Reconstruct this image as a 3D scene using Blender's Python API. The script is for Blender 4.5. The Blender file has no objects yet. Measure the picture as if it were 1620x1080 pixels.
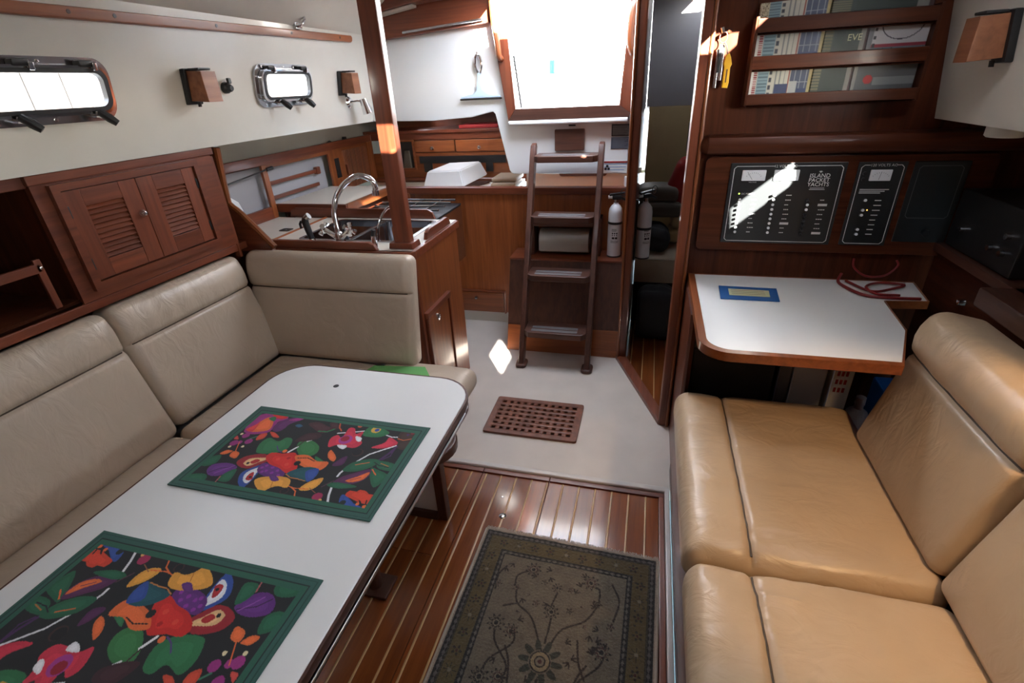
import bpy, bmesh, math, random
import numpy as np
from mathutils import Vector, Matrix, noise

random.seed(7)
sc = bpy.context.scene
COL = sc.collection
PI = math.pi

# ------------------------------------------------------------------ camera
# focal length and attitude were solved from the photograph's vanishing points
F_PX = 782.12
cam_d = bpy.data.cameras.new('camera')
cam_d.sensor_width = 36.0
cam_d.lens = F_PX / 1620.0 * 36.0
cam_d.clip_start = 0.03
cam_d.clip_end = 200
cam = bpy.data.objects.new('camera', cam_d)
COL.objects.link(cam)
_R = (Matrix.Rotation(0.2793337, 3, 'Z') @ Matrix.Rotation(-0.479236, 3, 'X') @ Matrix.Rotation(0.0536473, 3, 'Y')
      @ Matrix(((1, 0, 0), (0, 0, -1), (0, 1, 0))))
cam.matrix_world = Matrix.Translation((0, 0, 1.5)) @ _R.to_4x4()
sc.camera = cam

# ------------------------------------------------------------------ light
SUN_DIR = Vector((-1.0, 1.75, -0.9)).normalized()      # the way the sunlight travels: from starboard bow, low
world = bpy.data.worlds.new('world')
sc.world = world
world.use_nodes = True
_nt = world.node_tree
_bg = _nt.nodes['Background']
_sky = _nt.nodes.new('ShaderNodeTexSky')
_sky.sky_type = 'NISHITA'
_sky.sun_disc = False
_sky.sun_elevation = math.asin(-SUN_DIR.z)
_sky.sun_rotation = math.atan2(-SUN_DIR.x, -SUN_DIR.y)
_sky.air_density = 1.0
_sky.dust_density = 0.2
_hs = _nt.nodes.new('ShaderNodeHueSaturation')          # thin haze: a paler sky
_hs.inputs['Saturation'].default_value = 0.38
_nt.links.new(_sky.outputs[0], _hs.inputs['Color'])
_nt.links.new(_hs.outputs[0], _bg.inputs[0])
_bg.inputs[1].default_value = 0.62
sun_d = bpy.data.lights.new('sun', 'SUN')
sun_d.energy = 15.0
sun_d.angle = math.radians(0.53)
sun_d.color = (1.0, 0.95, 0.88)
sun = bpy.data.objects.new('sun', sun_d)
sun.rotation_euler = SUN_DIR.to_track_quat('-Z', 'Y').to_euler()
sun.location = (3, -5, 5)
COL.objects.link(sun)

def portal(cx, cy, cz, sx, sy, direction):
    d = bpy.data.lights.new('daylight_portal', 'AREA')
    d.shape = 'RECTANGLE'; d.size = sx; d.size_y = sy
    d.cycles.is_portal = True
    o = bpy.data.objects.new('daylight_portal', d)
    o.location = (cx, cy, cz)
    o.rotation_euler = Vector(direction).to_track_quat('-Z', 'Y').to_euler()
    COL.objects.link(o)

vs = sc.view_settings
vs.view_transform = 'Standard'; vs.look = 'None'; vs.gamma = 1.0
vs.exposure = 3.72
vs.use_curve_mapping = False
sc.cycles.use_denoising = True
sc.cycles.max_bounces = 8
sc.cycles.diffuse_bounces = 5
sc.cycles.glossy_bounces = 4
sc.cycles.transparent_max_bounces = 12
sc.cycles.caustics_reflective = False
sc.cycles.caustics_refractive = False
sc.cycles.sample_clamp_indirect = 6.0

# ------------------------------------------------------------------ helpers
ORG = {}

def B():
    return bmesh.new()

def box(bm, x0, x1, y0, y1, z0, z1, bev=0.0, seg=2):
    vs_ = [bm.verts.new(c) for c in ((x0, y0, z0), (x1, y0, z0), (x1, y1, z0), (x0, y1, z0), (x0, y0, z1), (x1, y0, z1), (x1, y1, z1), (x0, y1, z1))]
    fs = [bm.faces.new([vs_[i] for i in q]) for q in ((0, 3, 2, 1), (4, 5, 6, 7), (0, 1, 5, 4), (1, 2, 6, 5), (2, 3, 7, 6), (3, 0, 4, 7))]
    if bev > 0:
        es = list({e for f in fs for e in f.edges})
        bmesh.ops.bevel(bm, geom=es, offset=bev, segments=seg, affect='EDGES', profile=0.5, clamp_overlap=True)
    return bm

def _ax(axis, p, a):
    return {'x': (a, p[0], p[1]), 'y': (p[0], a, p[1]), 'z': (p[0], p[1], a)}[axis]

def prism(bm, pts, axis, a, b, bev=0.0, seg=2):
    v0 = [bm.verts.new(_ax(axis, p, a)) for p in pts]
    v1 = [bm.verts.new(_ax(axis, p, b)) for p in pts]
    n = len(pts)
    f0 = bm.faces.new(v0); f1 = bm.faces.new(v1[::-1])
    fs = [f0, f1] + [bm.faces.new((v0[i], v1[i], v1[(i + 1) % n], v0[(i + 1) % n])) for i in range(n)]
    bmesh.ops.recalc_face_normals(bm, faces=fs)
    if bev > 0:
        es = list(f0.edges) + list(f1.edges)
        bmesh.ops.bevel(bm, geom=es, offset=bev, segments=seg, affect='EDGES', profile=0.5, clamp_overlap=True)
    return bm

def ring(bm, outer, inner, axis, a, b):
    n = len(outer)
    oa = [bm.verts.new(_ax(axis, p, a)) for p in outer]; ob = [bm.verts.new(_ax(axis, p, b)) for p in outer]
    ia = [bm.verts.new(_ax(axis, p, a)) for p in inner]; ib = [bm.verts.new(_ax(axis, p, b)) for p in inner]
    fs = []
    for i in range(n):
        j = (i + 1) % n
        fs += [bm.faces.new((oa[i], oa[j], ia[j], ia[i])), bm.faces.new((ob[j], ob[i], ib[i], ib[j])),
               bm.faces.new((oa[j], oa[i], ob[i], ob[j])), bm.faces.new((ia[i], ia[j], ib[j], ib[i]))]
    bmesh.ops.recalc_face_normals(bm, faces=fs)
    return bm

def rrect(x0, x1, y0, y1, r, n=5):
    pts = []
    for cx, cy, a0 in ((x1 - r, y1 - r, 0), (x0 + r, y1 - r, PI / 2), (x0 + r, y0 + r, PI), (x1 - r, y0 + r, 1.5 * PI)):
        for i in range(n + 1):
            a = a0 + PI / 2 * i / n
            pts.append((cx + r * math.cos(a), cy + r * math.sin(a)))
    return pts

def circ(cx, cy, r, n=24):
    return [(cx + r * math.cos(2 * PI * i / n), cy + r * math.sin(2 * PI * i / n)) for i in range(n)]

def tube(bm, pts, r, n=10, closed=False, sx=1.0):
    pts = [Vector(p) for p in pts]
    m = len(pts)
    rs = r if isinstance(r, (list, tuple)) else [r] * m
    t = []
    for i in range(m):
        if closed:
            d = pts[(i + 1) % m] - pts[i - 1]
        else:
            d = pts[min(i + 1, m - 1)] - pts[max(i - 1, 0)]
        t.append(d.normalized())
    up = Vector((0, 0, 1)) if abs(t[0].z) < 0.9 else Vector((1, 0, 0))
    nrm = (up - t[0] * up.dot(t[0])).normalized()
    rings = []
    for i in range(m):
        nrm = (nrm - t[i] * nrm.dot(t[i])).normalized()
        bi = t[i].cross(nrm)
        rings.append([bm.verts.new(pts[i] + (nrm * math.cos(2 * PI * k / n) + bi * math.sin(2 * PI * k / n) * sx) * rs[i]) for k in range(n)])
    fs = []
    for i in range(m if closed else m - 1):
        a, b = rings[i], rings[(i + 1) % m]
        for k in range(n):
            fs.append(bm.faces.new((a[k], a[(k + 1) % n], b[(k + 1) % n], b[k])))
    if not closed:
        fs.append(bm.faces.new(rings[0][::-1])); fs.append(bm.faces.new(rings[-1]))
    bmesh.ops.recalc_face_normals(bm, faces=fs)
    return bm

def lathe(bm, prof, origin, axis=(0, 0, 1), n=24):
    o = Vector(origin); ax = Vector(axis).normalized()
    u = ax.orthogonal().normalized(); w = ax.cross(u)
    rings = []
    for r, h in prof:
        if r < 1e-6:
            rings.append([bm.verts.new(o + ax * h)])
        else:
            rings.append([bm.verts.new(o + ax * h + (u * math.cos(2 * PI * k / n) + w * math.sin(2 * PI * k / n)) * r) for k in range(n)])
    fs = []
    for a, b in zip(rings, rings[1:]):
        for k in range(n):
            k2 = (k + 1) % n
            if len(a) == 1 and len(b) == 1: continue
            if len(a) == 1: fs.append(bm.faces.new((a[0], b[k], b[k2])))
            elif len(b) == 1: fs.append(bm.faces.new((a[k], b[0], a[k2])))
            else: fs.append(bm.faces.new((a[k], b[k], b[k2], a[k2])))
    for rg in (rings[0], rings[-1]):
        if len(rg) > 2: fs.append(bm.faces.new(rg))
    bmesh.ops.recalc_face_normals(bm, faces=fs)
    return bm

def xf(bm, fn):
    for v in bm.verts: v.co = Vector(fn(v.co))
    return bm

def bez(p0, p1, p2, p3, n=12):
    out = []
    for i in range(n + 1):
        t = i / n; s = 1 - t
        out.append(tuple(s ** 3 * a + 3 * s * s * t * b + 3 * s * t * t * c + t ** 3 * d for a, b, c, d in zip(p0, p1, p2, p3)))
    return out

def spline(pts, n=6):
    """Catmull-Rom through the points"""
    P_ = [Vector(p) for p in pts]; P_ = [P_[0] * 2 - P_[1]] + P_ + [P_[-1] * 2 - P_[-2]]
    out = []
    for i in range(1, len(P_) - 2):
        a, b, c, d = P_[i - 1:i + 3]
        for k in range(n):
            t = k / n
            out.append(0.5 * ((2 * b) + (c - a) * t + (2 * a - 5 * b + 4 * c - d) * t * t + (3 * b - a - 3 * c + d) * t ** 3))
    out.append(P_[-2])
    return out

def axis_samples(h, r, n, extra=(), nr=4):
    s = [-h + r * (1 - math.cos(PI / 2 * i / nr)) for i in range(nr + 1)]
    s = [-h + r * i / nr for i in range(nr)] + [-(h - r) + 2 * (h - r) * i / n for i in range(n + 1)] + [h - r + r * (i + 1) / nr for i in range(nr)]
    for e in extra:
        s += [e - 0.022, e - 0.013, e - 0.007, e - 0.0035, e, e + 0.0035, e + 0.007, e + 0.013, e + 0.022]
    s = sorted(s); o = [s[0]]
    for v in s[1:]:
        if v - o[-1] > 0.0015: o.append(v)
    o[-1] = h
    return o

def cushion(bm, hx, hy, hz, r, fn, nx=10, ny=10, nz=2, ex=(), ey=(), disp=None):
    """rounded box with half sizes hx, hy, hz; disp(x, y, z, top) adds to local z; fn maps local to world"""
    X = axis_samples(hx, r, nx, ex); Y = axis_samples(hy, r, ny, ey); Z = axis_samples(hz, r, nz)
    cache = {}
    def vert(x, y, z):
        k = (round(x, 5), round(y, 5), round(z, 5))
        if k not in cache:
            i = Vector((max(-hx + r, min(hx - r, x)), max(-hy + r, min(hy - r, y)), max(-hz + r, min(hz - r, z))))
            d = Vector((x, y, z)) - i
            p = i + d.normalized() * r if d.length > 1e-9 else Vector((x, y, z))
            if disp: p = Vector((p.x, p.y, p.z + disp(p.x, p.y, p.z, max(0.0, z / hz))))
            cache[k] = bm.verts.new(fn(p))
        return cache[k]
    fs = []
    def grid(A, C, f):
        for a0, a1 in zip(A, A[1:]):
            for c0, c1 in zip(C, C[1:]):
                q = [f(a0, c0), f(a1, c0), f(a1, c1), f(a0, c1)]
                if len(set(q)) == 4: fs.append(bm.faces.new(q))
    for s in (-1, 1):
        grid(X, Y, lambda a, c: vert(a, c, s * hz)); grid(X, Z, lambda a, c: vert(a, s * hy, c)); grid(Y, Z, lambda a, c: vert(s * hx, a, c))
    bmesh.ops.recalc_face_normals(bm, faces=fs)
    return bm

_sm = 0.61
def finish(bm, name, mat, smooth=True):
    me = bpy.data.meshes.new(name)
    if smooth:
        for f in bm.faces: f.smooth = True
        for e in bm.edges:
            if len(e.link_faces) == 2 and e.calc_face_angle(0.0) > _sm: e.smooth = False
    bm.to_mesh(me); bm.free()
    if mat: me.materials.append(mat)
    return me

def wn(o):
    if len(o.data.polygons) > 4000: return
    m = o.modifiers.new('weighted_normals', 'WEIGHTED_NORMAL'); m.mode = 'FACE_AREA'; m.weight = 60; m.keep_sharp = True

def thing(name, label, cat, loc, group=None):
    o = bpy.data.objects.new(name, None); COL.objects.link(o)
    o.empty_display_size = 0.05
    o.location = loc
    ORG[o.name] = Vector(loc)
    o['label'] = label; o['category'] = cat
    if group: o['group'] = group
    return o

def part(name, bm, mat, parent, label=None, kind=None):
    """a part; its vertices are given in scene coordinates"""
    org = ORG[parent.name]
    for v in bm.verts: v.co -= org
    o = bpy.data.objects.new(name, finish(bm, name, mat)); COL.objects.link(o)
    o.parent = parent
    ORG[o.name] = org
    wn(o)
    if label: o['label'] = label
    if kind: o['kind'] = kind
    return o

def one(name, bm, mat, label, cat, group=None):
    """a thing that is one mesh, its origin at its base"""
    c = [v.co for v in bm.verts]
    org = Vector(((min(p.x for p in c) + max(p.x for p in c)) / 2, (min(p.y for p in c) + max(p.y for p in c)) / 2, min(p.z for p in c)))
    for v in bm.verts: v.co -= org
    o = bpy.data.objects.new(name, finish(bm, name, mat)); COL.objects.link(o)
    o.location = org; ORG[o.name] = org
    if 'cushion' not in name: wn(o)
    o['label'] = label; o['category'] = cat
    if group: o['group'] = group
    return o

def struct(name, bm, mat, label=None):
    o = bpy.data.objects.new(name, finish(bm, name, mat)); COL.objects.link(o)
    ORG[o.name] = Vector((0, 0, 0)); o['kind'] = 'structure'
    wn(o)
    if label: o['label'] = label
    return o

def text_bm(bm, s, size, place, align='CENTER', bold=0.0):
    """flat lettering; place maps (u, v) to a point in the scene"""
    cu = bpy.data.curves.new('lettering', 'FONT'); cu.body = s; cu.size = size; cu.align_x = align; cu.resolution_u = 2
    cu.offset = bold
    o = bpy.data.objects.new('lettering', cu); COL.objects.link(o)
    dg = bpy.context.evaluated_depsgraph_get(); ev = o.evaluated_get(dg); me = ev.to_mesh()
    vv = [bm.verts.new(place(v.co.x, v.co.y)) for v in me.vertices]
    for p in me.polygons:
        try: bm.faces.new([vv[i] for i in p.vertices])
        except ValueError: pass
    ev.to_mesh_clear(); bpy.data.objects.remove(o); bpy.data.curves.remove(cu)
    return bm

# ------------------------------------------------------------------ materials
def s2l(c):
    return tuple((x / 255 / 12.92 if x / 255 <= 0.04045 else ((x / 255 + 0.055) / 1.055) ** 2.4) for x in c)

def pmat(name, col, rough=0.5, metal=0.0, coat=0.0, spec=0.5, emit=None, estr=0.0, bump=None, sheen=0.0, vary=0.0, vscale=8.0, coat_rough=0.08):
    m = bpy.data.materials.new(name); m.use_nodes = True
    nt = m.node_tree; b = nt.nodes['Principled BSDF']
    b.inputs['Base Color'].default_value = (*col, 1); b.inputs['Roughness'].default_value = rough
    b.inputs['Metallic'].default_value = metal; b.inputs['Coat Weight'].default_value = coat
    b.inputs['Coat Roughness'].default_value = coat_rough
    b.inputs['Specular IOR Level'].default_value = spec
    if sheen: b.inputs['Sheen Weight'].default_value = sheen
    if emit: b.inputs['Emission Color'].default_value = (*emit, 1); b.inputs['Emission Strength'].default_value = estr
    tc = None
    if bump or vary:
        tc = nt.nodes.new('ShaderNodeTexCoord')
    if bump:
        sc_, st, di = bump
        n = nt.nodes.new('ShaderNodeTexNoise'); n.inputs['Scale'].default_value = sc_; n.inputs['Detail'].default_value = 4
        bp = nt.nodes.new('ShaderNodeBump'); bp.inputs['Strength'].default_value = st; bp.inputs['Distance'].default_value = di
        nt.links.new(tc.outputs['Object'], n.inputs['Vector']); nt.links.new(n.outputs['Fac'], bp.inputs['Height']); nt.links.new(bp.outputs[0], b.inputs['Normal'])
    if vary:
        n2 = nt.nodes.new('ShaderNodeTexNoise'); n2.inputs['Scale'].default_value = vscale; n2.inputs['Detail'].default_value = 3
        rp = nt.nodes.new('ShaderNodeValToRGB')
        rp.color_ramp.elements[0].position = 0.3; rp.color_ramp.elements[1].position = 0.7
        rp.color_ramp.elements[0].color = (*[c * (1 - vary) for c in col], 1); rp.color_ramp.elements[1].color = (*[min(1, c * (1 + vary)) for c in col], 1)
        nt.links.new(tc.outputs['Object'], n2.inputs['Vector']); nt.links.new(n2.outputs['Fac'], rp.inputs[0]); nt.links.new(rp.outputs[0], b.inputs['Base Color'])
    return m

def wood(name, dark, light, axis, rough=0.38, coat=0.35, scale=1.0, spec=0.5):
    m = bpy.data.materials.new(name); m.use_nodes = True
    nt = m.node_tree; b = nt.nodes['Principled BSDF']
    tc = nt.nodes.new('ShaderNodeTexCoord'); mp = nt.nodes.new('ShaderNodeMapping')
    s = [38 * scale] * 3; s['xyz'.index(axis)] = 2.2 * scale
    mp.inputs['Scale'].default_value = s
    n = nt.nodes.new('ShaderNodeTexNoise'); n.inputs['Scale'].default_value = 1.0; n.inputs['Detail'].default_value = 6; n.inputs['Roughness'].default_value = 0.62; n.inputs['Distortion'].default_value = 0.5
    rp = nt.nodes.new('ShaderNodeValToRGB')
    rp.color_ramp.elements[0].position = 0.28; rp.color_ramp.elements[1].position = 0.72
    rp.color_ramp.elements[0].color = (*dark, 1); rp.color_ramp.elements[1].color = (*light, 1)
    n3 = nt.nodes.new('ShaderNodeTexNoise'); n3.inputs['Scale'].default_value = 6.0
    oi = nt.nodes.new('ShaderNodeObjectInfo')
    ad = nt.nodes.new('ShaderNodeVectorMath'); ad.operation = 'ADD'
    ml = nt.nodes.new('ShaderNodeMath'); ml.operation = 'MULTIPLY'; ml.inputs[1].default_value = 30
    nt.links.new(oi.outputs['Random'], ml.inputs[0]); nt.links.new(tc.outputs['Object'], mp.inputs['Vector'])
    nt.links.new(mp.outputs[0], ad.inputs[0]); nt.links.new(ml.outputs[0], ad.inputs[1]); nt.links.new(ad.outputs[0], n.inputs['Vector'])
    nt.links.new(n.outputs['Fac'], rp.inputs[0])
    hs = nt.nodes.new('ShaderNodeHueSaturation')
    mr = nt.nodes.new('ShaderNodeMapRange'); mr.inputs[3].default_value = 0.82; mr.inputs[4].default_value = 1.15
    nt.links.new(oi.outputs['Random'], mr.inputs[0]); nt.links.new(mr.outputs[0], hs.inputs['Value']); nt.links.new(rp.outputs[0], hs.inputs['Color'])
    nt.links.new(hs.outputs[0], b.inputs['Base Color'])
    bp = nt.nodes.new('ShaderNodeBump'); bp.inputs['Strength'].default_value = 0.08; bp.inputs['Distance'].default_value = 0.002
    nt.links.new(n.outputs['Fac'], bp.inputs['Height']); nt.links.new(bp.outputs[0], b.inputs['Normal'])
    b.inputs['Roughness'].default_value = rough; b.inputs['Coat Weight'].default_value = coat; b.inputs['Coat Roughness'].default_value = 0.12
    b.inputs['Specular IOR Level'].default_value = spec
    return m

def vcol(name, rough=0.85, sheen=0.2, bump=(600, 0.3, 0.0006)):
    m = pmat(name, (0.5, 0.5, 0.5), rough, bump=bump, sheen=sheen)
    nt = m.node_tree; a = nt.nodes.new('ShaderNodeVertexColor'); a.layer_name = 'Col'
    nt.links.new(a.outputs['Color'], nt.nodes['Principled BSDF'].inputs['Base Color'])
    return m

def glassmat(name, tint=(1, 1, 1), gloss=0.08):
    m = bpy.data.materials.new(name); m.use_nodes = True
    nt = m.node_tree; nt.nodes.remove(nt.nodes['Principled BSDF'])
    out = nt.nodes['Material Output']
    t = nt.nodes.new('ShaderNodeBsdfTransparent'); t.inputs[0].default_value = (*tint, 1)
    g = nt.nodes.new('ShaderNodeBsdfGlossy'); g.inputs['Roughness'].default_value = 0.03
    mx = nt.nodes.new('ShaderNodeMixShader'); mx.inputs[0].default_value = gloss
    nt.links.new(t.outputs[0], mx.inputs[1]); nt.links.new(g.outputs[0], mx.inputs[2]); nt.links.new(mx.outputs[0], out.inputs[0])
    return m

MAH_D, MAH_L = (0.098, 0.020, 0.008), (0.228, 0.057, 0.022)
TEK_D, TEK_L = (0.170, 0.042, 0.011), (0.335, 0.096, 0.026)
NAV_D, NAV_L = (0.040, 0.010, 0.005), (0.100, 0.028, 0.012)  # mahogany copy with shade put into its colour, for nav corner and shelf
DRK_D, DRK_L = (0.050, 0.017, 0.011), (0.115, 0.044, 0.026)
M = {}
for a in 'xyz':
    M['mah_' + a] = wood('mahogany_' + a, MAH_D, MAH_L, a)
    M['teak_' + a] = wood('teak_' + a, TEK_D, TEK_L, a)
    M['nav_' + a] = wood('shaded_mahogany_' + a, NAV_D, NAV_L, a, 0.38, 0.04, spec=0.12)
    M['dark_' + a] = wood('dark_wood_' + a, DRK_D, DRK_L, a, 0.42, 0.2)
M['plank'] = wood('floor_teak', (0.150, 0.036, 0.009), (0.290, 0.078, 0.018), 'y', 0.30, 0.9, spec=0.1)
M['holly'] = pmat('holly_strip', (0.55, 0.33, 0.13), 0.35, coat=0.6)
M['gel'] = pmat('gelcoat_cream', (0.63, 0.595, 0.535), 0.28, coat=0.25, vary=0.02)
M['gel_w'] = pmat('gelcoat_white', (0.80, 0.80, 0.79), 0.3, coat=0.2)
M['liner'] = pmat('hull_liner', (0.50, 0.46, 0.38), 0.6, vary=0.04)
M['khaki'] = pmat('khaki_panel', (0.34, 0.25, 0.12), 0.7, vary=0.06)
M['grey_liner'] = pmat('grey_liner', (0.36, 0.35, 0.36), 0.7)
M['sole'] = pmat('fibreglass_sole', (0.615, 0.550, 0.485), 0.55, bump=(900, 0.5, 0.0008), vary=0.04)
M['soleedge'] = pmat('fibreglass_edge', (0.58, 0.54, 0.50), 0.35, coat=0.2)
M['lam'] = pmat('white_laminate', (0.84, 0.84, 0.825), 0.28, spec=0.5, vary=0.01)
M['lam_t'] = pmat('cream_laminate', (0.66, 0.61, 0.53), 0.35, vary=0.02)
def leather(name, col):
    m = pmat(name, col, 0.36, coat=0.12, bump=(240, 0.12, 0.0006), vary=0.06, vscale=5, coat_rough=0.3)
    nt = m.node_tree; b = nt.nodes['Principled BSDF']
    fine = next(n for n in nt.nodes if n.type == 'BUMP'); tc = next(n for n in nt.nodes if n.type == 'TEX_COORD')
    mp = nt.nodes.new('ShaderNodeMapping'); mp.inputs['Scale'].default_value = (10, 17, 10)
    n = nt.nodes.new('ShaderNodeTexNoise'); n.inputs['Scale'].default_value = 1.0; n.inputs['Detail'].default_value = 3; n.inputs['Distortion'].default_value = 1.6
    bp = nt.nodes.new('ShaderNodeBump'); bp.inputs['Strength'].default_value = 0.38; bp.inputs['Distance'].default_value = 0.010
    nt.links.new(tc.outputs['Object'], mp.inputs['Vector']); nt.links.new(mp.outputs[0], n.inputs['Vector']); nt.links.new(n.outputs['Fac'], bp.inputs['Height'])
    nt.links.new(bp.outputs[0], fine.inputs['Normal'])
    return m
M['lea_l'] = leather('cool_lit_leather', (0.545, 0.440, 0.335))  # port copy of one tan leather, colour set cooler for bluish light
M['lea_r'] = leather('warm_lit_leather', (0.540, 0.395, 0.250))  # starboard copy of that leather, lamp warmth put into the colour
M['chrome'] = pmat('chrome', (0.75, 0.75, 0.76), 0.07, 1.0)
M['steel'] = pmat('stainless_steel', (0.52, 0.52, 0.54), 0.2, 1.0)
M['alu'] = pmat('aluminium', (0.70, 0.70, 0.70), 0.3, 1.0)
M['black'] = pmat('black_plastic', (0.012, 0.012, 0.013), 0.4)
M['panel'] = pmat('black_panel', (0.017, 0.019, 0.020), 0.30, coat=0.2)
M['white_p'] = pmat('white_plastic', (0.78, 0.79, 0.80), 0.35)
M['paper'] = pmat('paper', (0.74, 0.73, 0.70), 0.9)
M['roll'] = pmat('cream_vinyl', (0.50, 0.46, 0.40), 0.75, bump=(300, 0.2, 0.0005))
M['line'] = pmat('white_print', (0.72, 0.72, 0.70), 0.6)
M['glass'] = glassmat('clear_glass')
M['tint'] = glassmat('dimming_glass', (0.50, 0.51, 0.52), 0.06)  # unseen hatch pane, tinted to dim the light coming through
M['red'] = pmat('red_fabric', (0.30, 0.012, 0.012), 0.7, bump=(80, 0.3, 0.002))
M['redcable'] = pmat('red_rubber', (0.22, 0.012, 0.012), 0.45)
M['yellow'] = pmat('yellow_foam', (0.75, 0.42, 0.01), 0.6)
M['blue'] = pmat('blue_plastic', (0.012, 0.10, 0.32), 0.45)
M['note'] = pmat('pale_yellow_paper', (0.55, 0.53, 0.32), 0.8)
M['green'] = pmat('green_cloth', (0.16, 0.46, 0.14), 0.85, bump=(300, 0.3, 0.0008))
M['lampwood'] = wood('lamp_wood', (0.17, 0.058, 0.024), (0.33, 0.125, 0.055), 'y', 0.5, 0.1)
M['bagblack'] = pmat('black_nylon', (0.012, 0.012, 0.014), 0.75, bump=(60, 0.4, 0.004))
M['bagolive'] = pmat('olive_cushion', (0.09, 0.075, 0.055), 0.8, bump=(60, 0.3, 0.003))
M['tancush'] = pmat('tan_cushion', (0.34, 0.24, 0.16), 0.55, bump=(90, 0.2, 0.002))
M['berth'] = pmat('berth_fabric', (0.42, 0.34, 0.25), 0.9, bump=(200, 0.4, 0.002), vary=0.1)
M['deep'] = pmat('dark_interior', (0.02, 0.014, 0.011), 0.8)  # near-black painted in for shade in hollows; also sub-floor and rubber blade
M['dock'] = pmat('weathered_board', (0.060, 0.050, 0.041), 0.8, vary=0.4, vscale=3)
M['print'] = vcol('printed_cotton', 0.85, 0.15, (900, 0.25, 0.0004))
M['pile'] = vcol('wool_pile', 0.95, 0.35, (420, 0.9, 0.003))
M['cover'] = vcol('printed_cover', 0.55, 0.0, (50, 0.0, 0.0001))
M['grate'] = pmat('grating_teak', (0.17, 0.052, 0.024), 0.45, vary=0.3, vscale=30)
M['seam'] = pmat('stitched_welt', (0.085, 0.062, 0.042), 0.6)
M['fringe'] = pmat('rug_fringe', (0.40, 0.34, 0.27), 0.9)
M['sq_blue'] = pmat('pale_blue_plastic', (0.52, 0.66, 0.80), 0.3)
M['led_g'] = pmat('green_led', (0.3, 0.8, 0.1), 0.3, emit=(0.5, 1.0, 0.1), estr=0.25)
M['led_o'] = pmat('amber_led', (0.8, 0.4, 0.1), 0.3, emit=(1.0, 0.5, 0.1), estr=0.2)
M['bulb'] = pmat('lamp_bulb', (1, 0.9, 0.8), 0.3, emit=(1.0, 0.72, 0.42), estr=2.0)
M['water'] = pmat('harbour_water', (0.10, 0.16, 0.18), 0.15)
M['tread'] = pmat('tread_strip', (0.16, 0.15, 0.15), 0.45)

# ================================================================== the setting
def slab(bm, us, ws, holes, mk, t):
    """grid slab with rectangular holes: us, ws spans; mk(u, w, k) gives the point, k 0 inner 1 outer"""
    us = sorted(set([us[0], us[1]] + [h[i] for h in holes for i in (0, 1)])); ws = sorted(set([ws[0], ws[1]] + [h[i] for h in holes for i in (2, 3)]))
    us = [u for u in us]; cells = set()
    for i in range(len(us) - 1):
        for j in range(len(ws) - 1):
            cu, cw = (us[i] + us[i + 1]) / 2, (ws[j] + ws[j + 1]) / 2
            if not any(h[0] < cu < h[1] and h[2] < cw < h[3] for h in holes): cells.add((i, j))
    cache = {}
    def v(i, j, k):
        if (i, j, k) not in cache: cache[(i, j, k)] = bm.verts.new(mk(us[i], ws[j], k))
        return cache[(i, j, k)]
    fs = []
    for i, j in cells:
        fs.append(bm.faces.new((v(i, j, 0), v(i + 1, j, 0), v(i + 1, j + 1, 0), v(i, j + 1, 0))))
        fs.append(bm.faces.new((v(i, j, 1), v(i, j + 1, 1), v(i + 1, j + 1, 1), v(i + 1, j, 1))))
        for di, dj, a, b in ((-1, 0, (0, 0), (0, 1)), (1, 0, (1, 0), (1, 1)), (0, -1, (0, 0), (1, 0)), (0, 1, (0, 1), (1, 1))):
            if (i + di, j + dj) not in cells:
                fs.append(bm.faces.new((v(i + a[0], j + a[1], 0), v(i + b[0], j + b[1], 0), v(i + b[0], j + b[1], 1), v(i + a[0], j + a[1], 1))))
    bmesh.ops.recalc_face_normals(bm, faces=fs)
    return bm

# ---- teak and holly cabin floor
fl = struct('floor', box(B(), -1.2, 0.16, -1.5, 1.56, -0.05, -0.008), M['deep'], 'varnished teak and holly saloon floor')
strips = [0.081 - 0.0672 * k for k in range(18)]
edges = [0.129] + strips + [-1.16]
for k in range(len(edges) - 1):
    x1, x0 = edges[k] - (0.0038 if k else 0), edges[k + 1] + 0.0038
    cuts = [-1.5, 1.552]
    if k in (12, 13, 14): cuts = [-1.5, 1.104, 1.552]
    if k == 6:
        # the seam between two lift-out panels runs down this plank
        for a, b in ((x0, -0.3155), (-0.3135, x1)): part('plank', box(B(), a, b, -1.5, 1.552, -0.008, 0.0, 0.0008, 1), M['plank'], fl)
        continue
    if k == 11:
        for a, b in ((x0, -0.6095), (-0.6075, x1)): part('plank', box(B(), a, b, -1.5, 1.552, -0.008, 0.0, 0.0008, 1), M['plank'], fl)
        continue
    for c0, c1 in zip(cuts, cuts[1:]):
        part('plank', box(B(), x0, x1, c0 + 0.0007, c1 - 0.0007, -0.008, 0.0, 0.0008, 1), M['plank'], fl)
for x in strips:
    part('holly_strip', box(B(), x - 0.0038, x + 0.0038, -1.5, 1.552, -0.008, -0.0002), M['holly'], fl)
bm = B(); lathe(bm, [(0, 0.0), (0.007, 0.0), (0.009, 0.0015), (0.013, 0.0028), (0.0145, 0.0015), (0.0145, -0.003)], (-0.459, 1.333, 0.0), n=20)
part('lift_ring', bm, M['steel'], fl, 'round steel finger pull')
bm = B(); lathe(bm, [(0, 0.0012), (0.004, 0.0010), (0.005, -0.002)], (-0.487, 1.43, 0.0), n=10)
part('screw', bm, M['steel'], fl)

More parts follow.
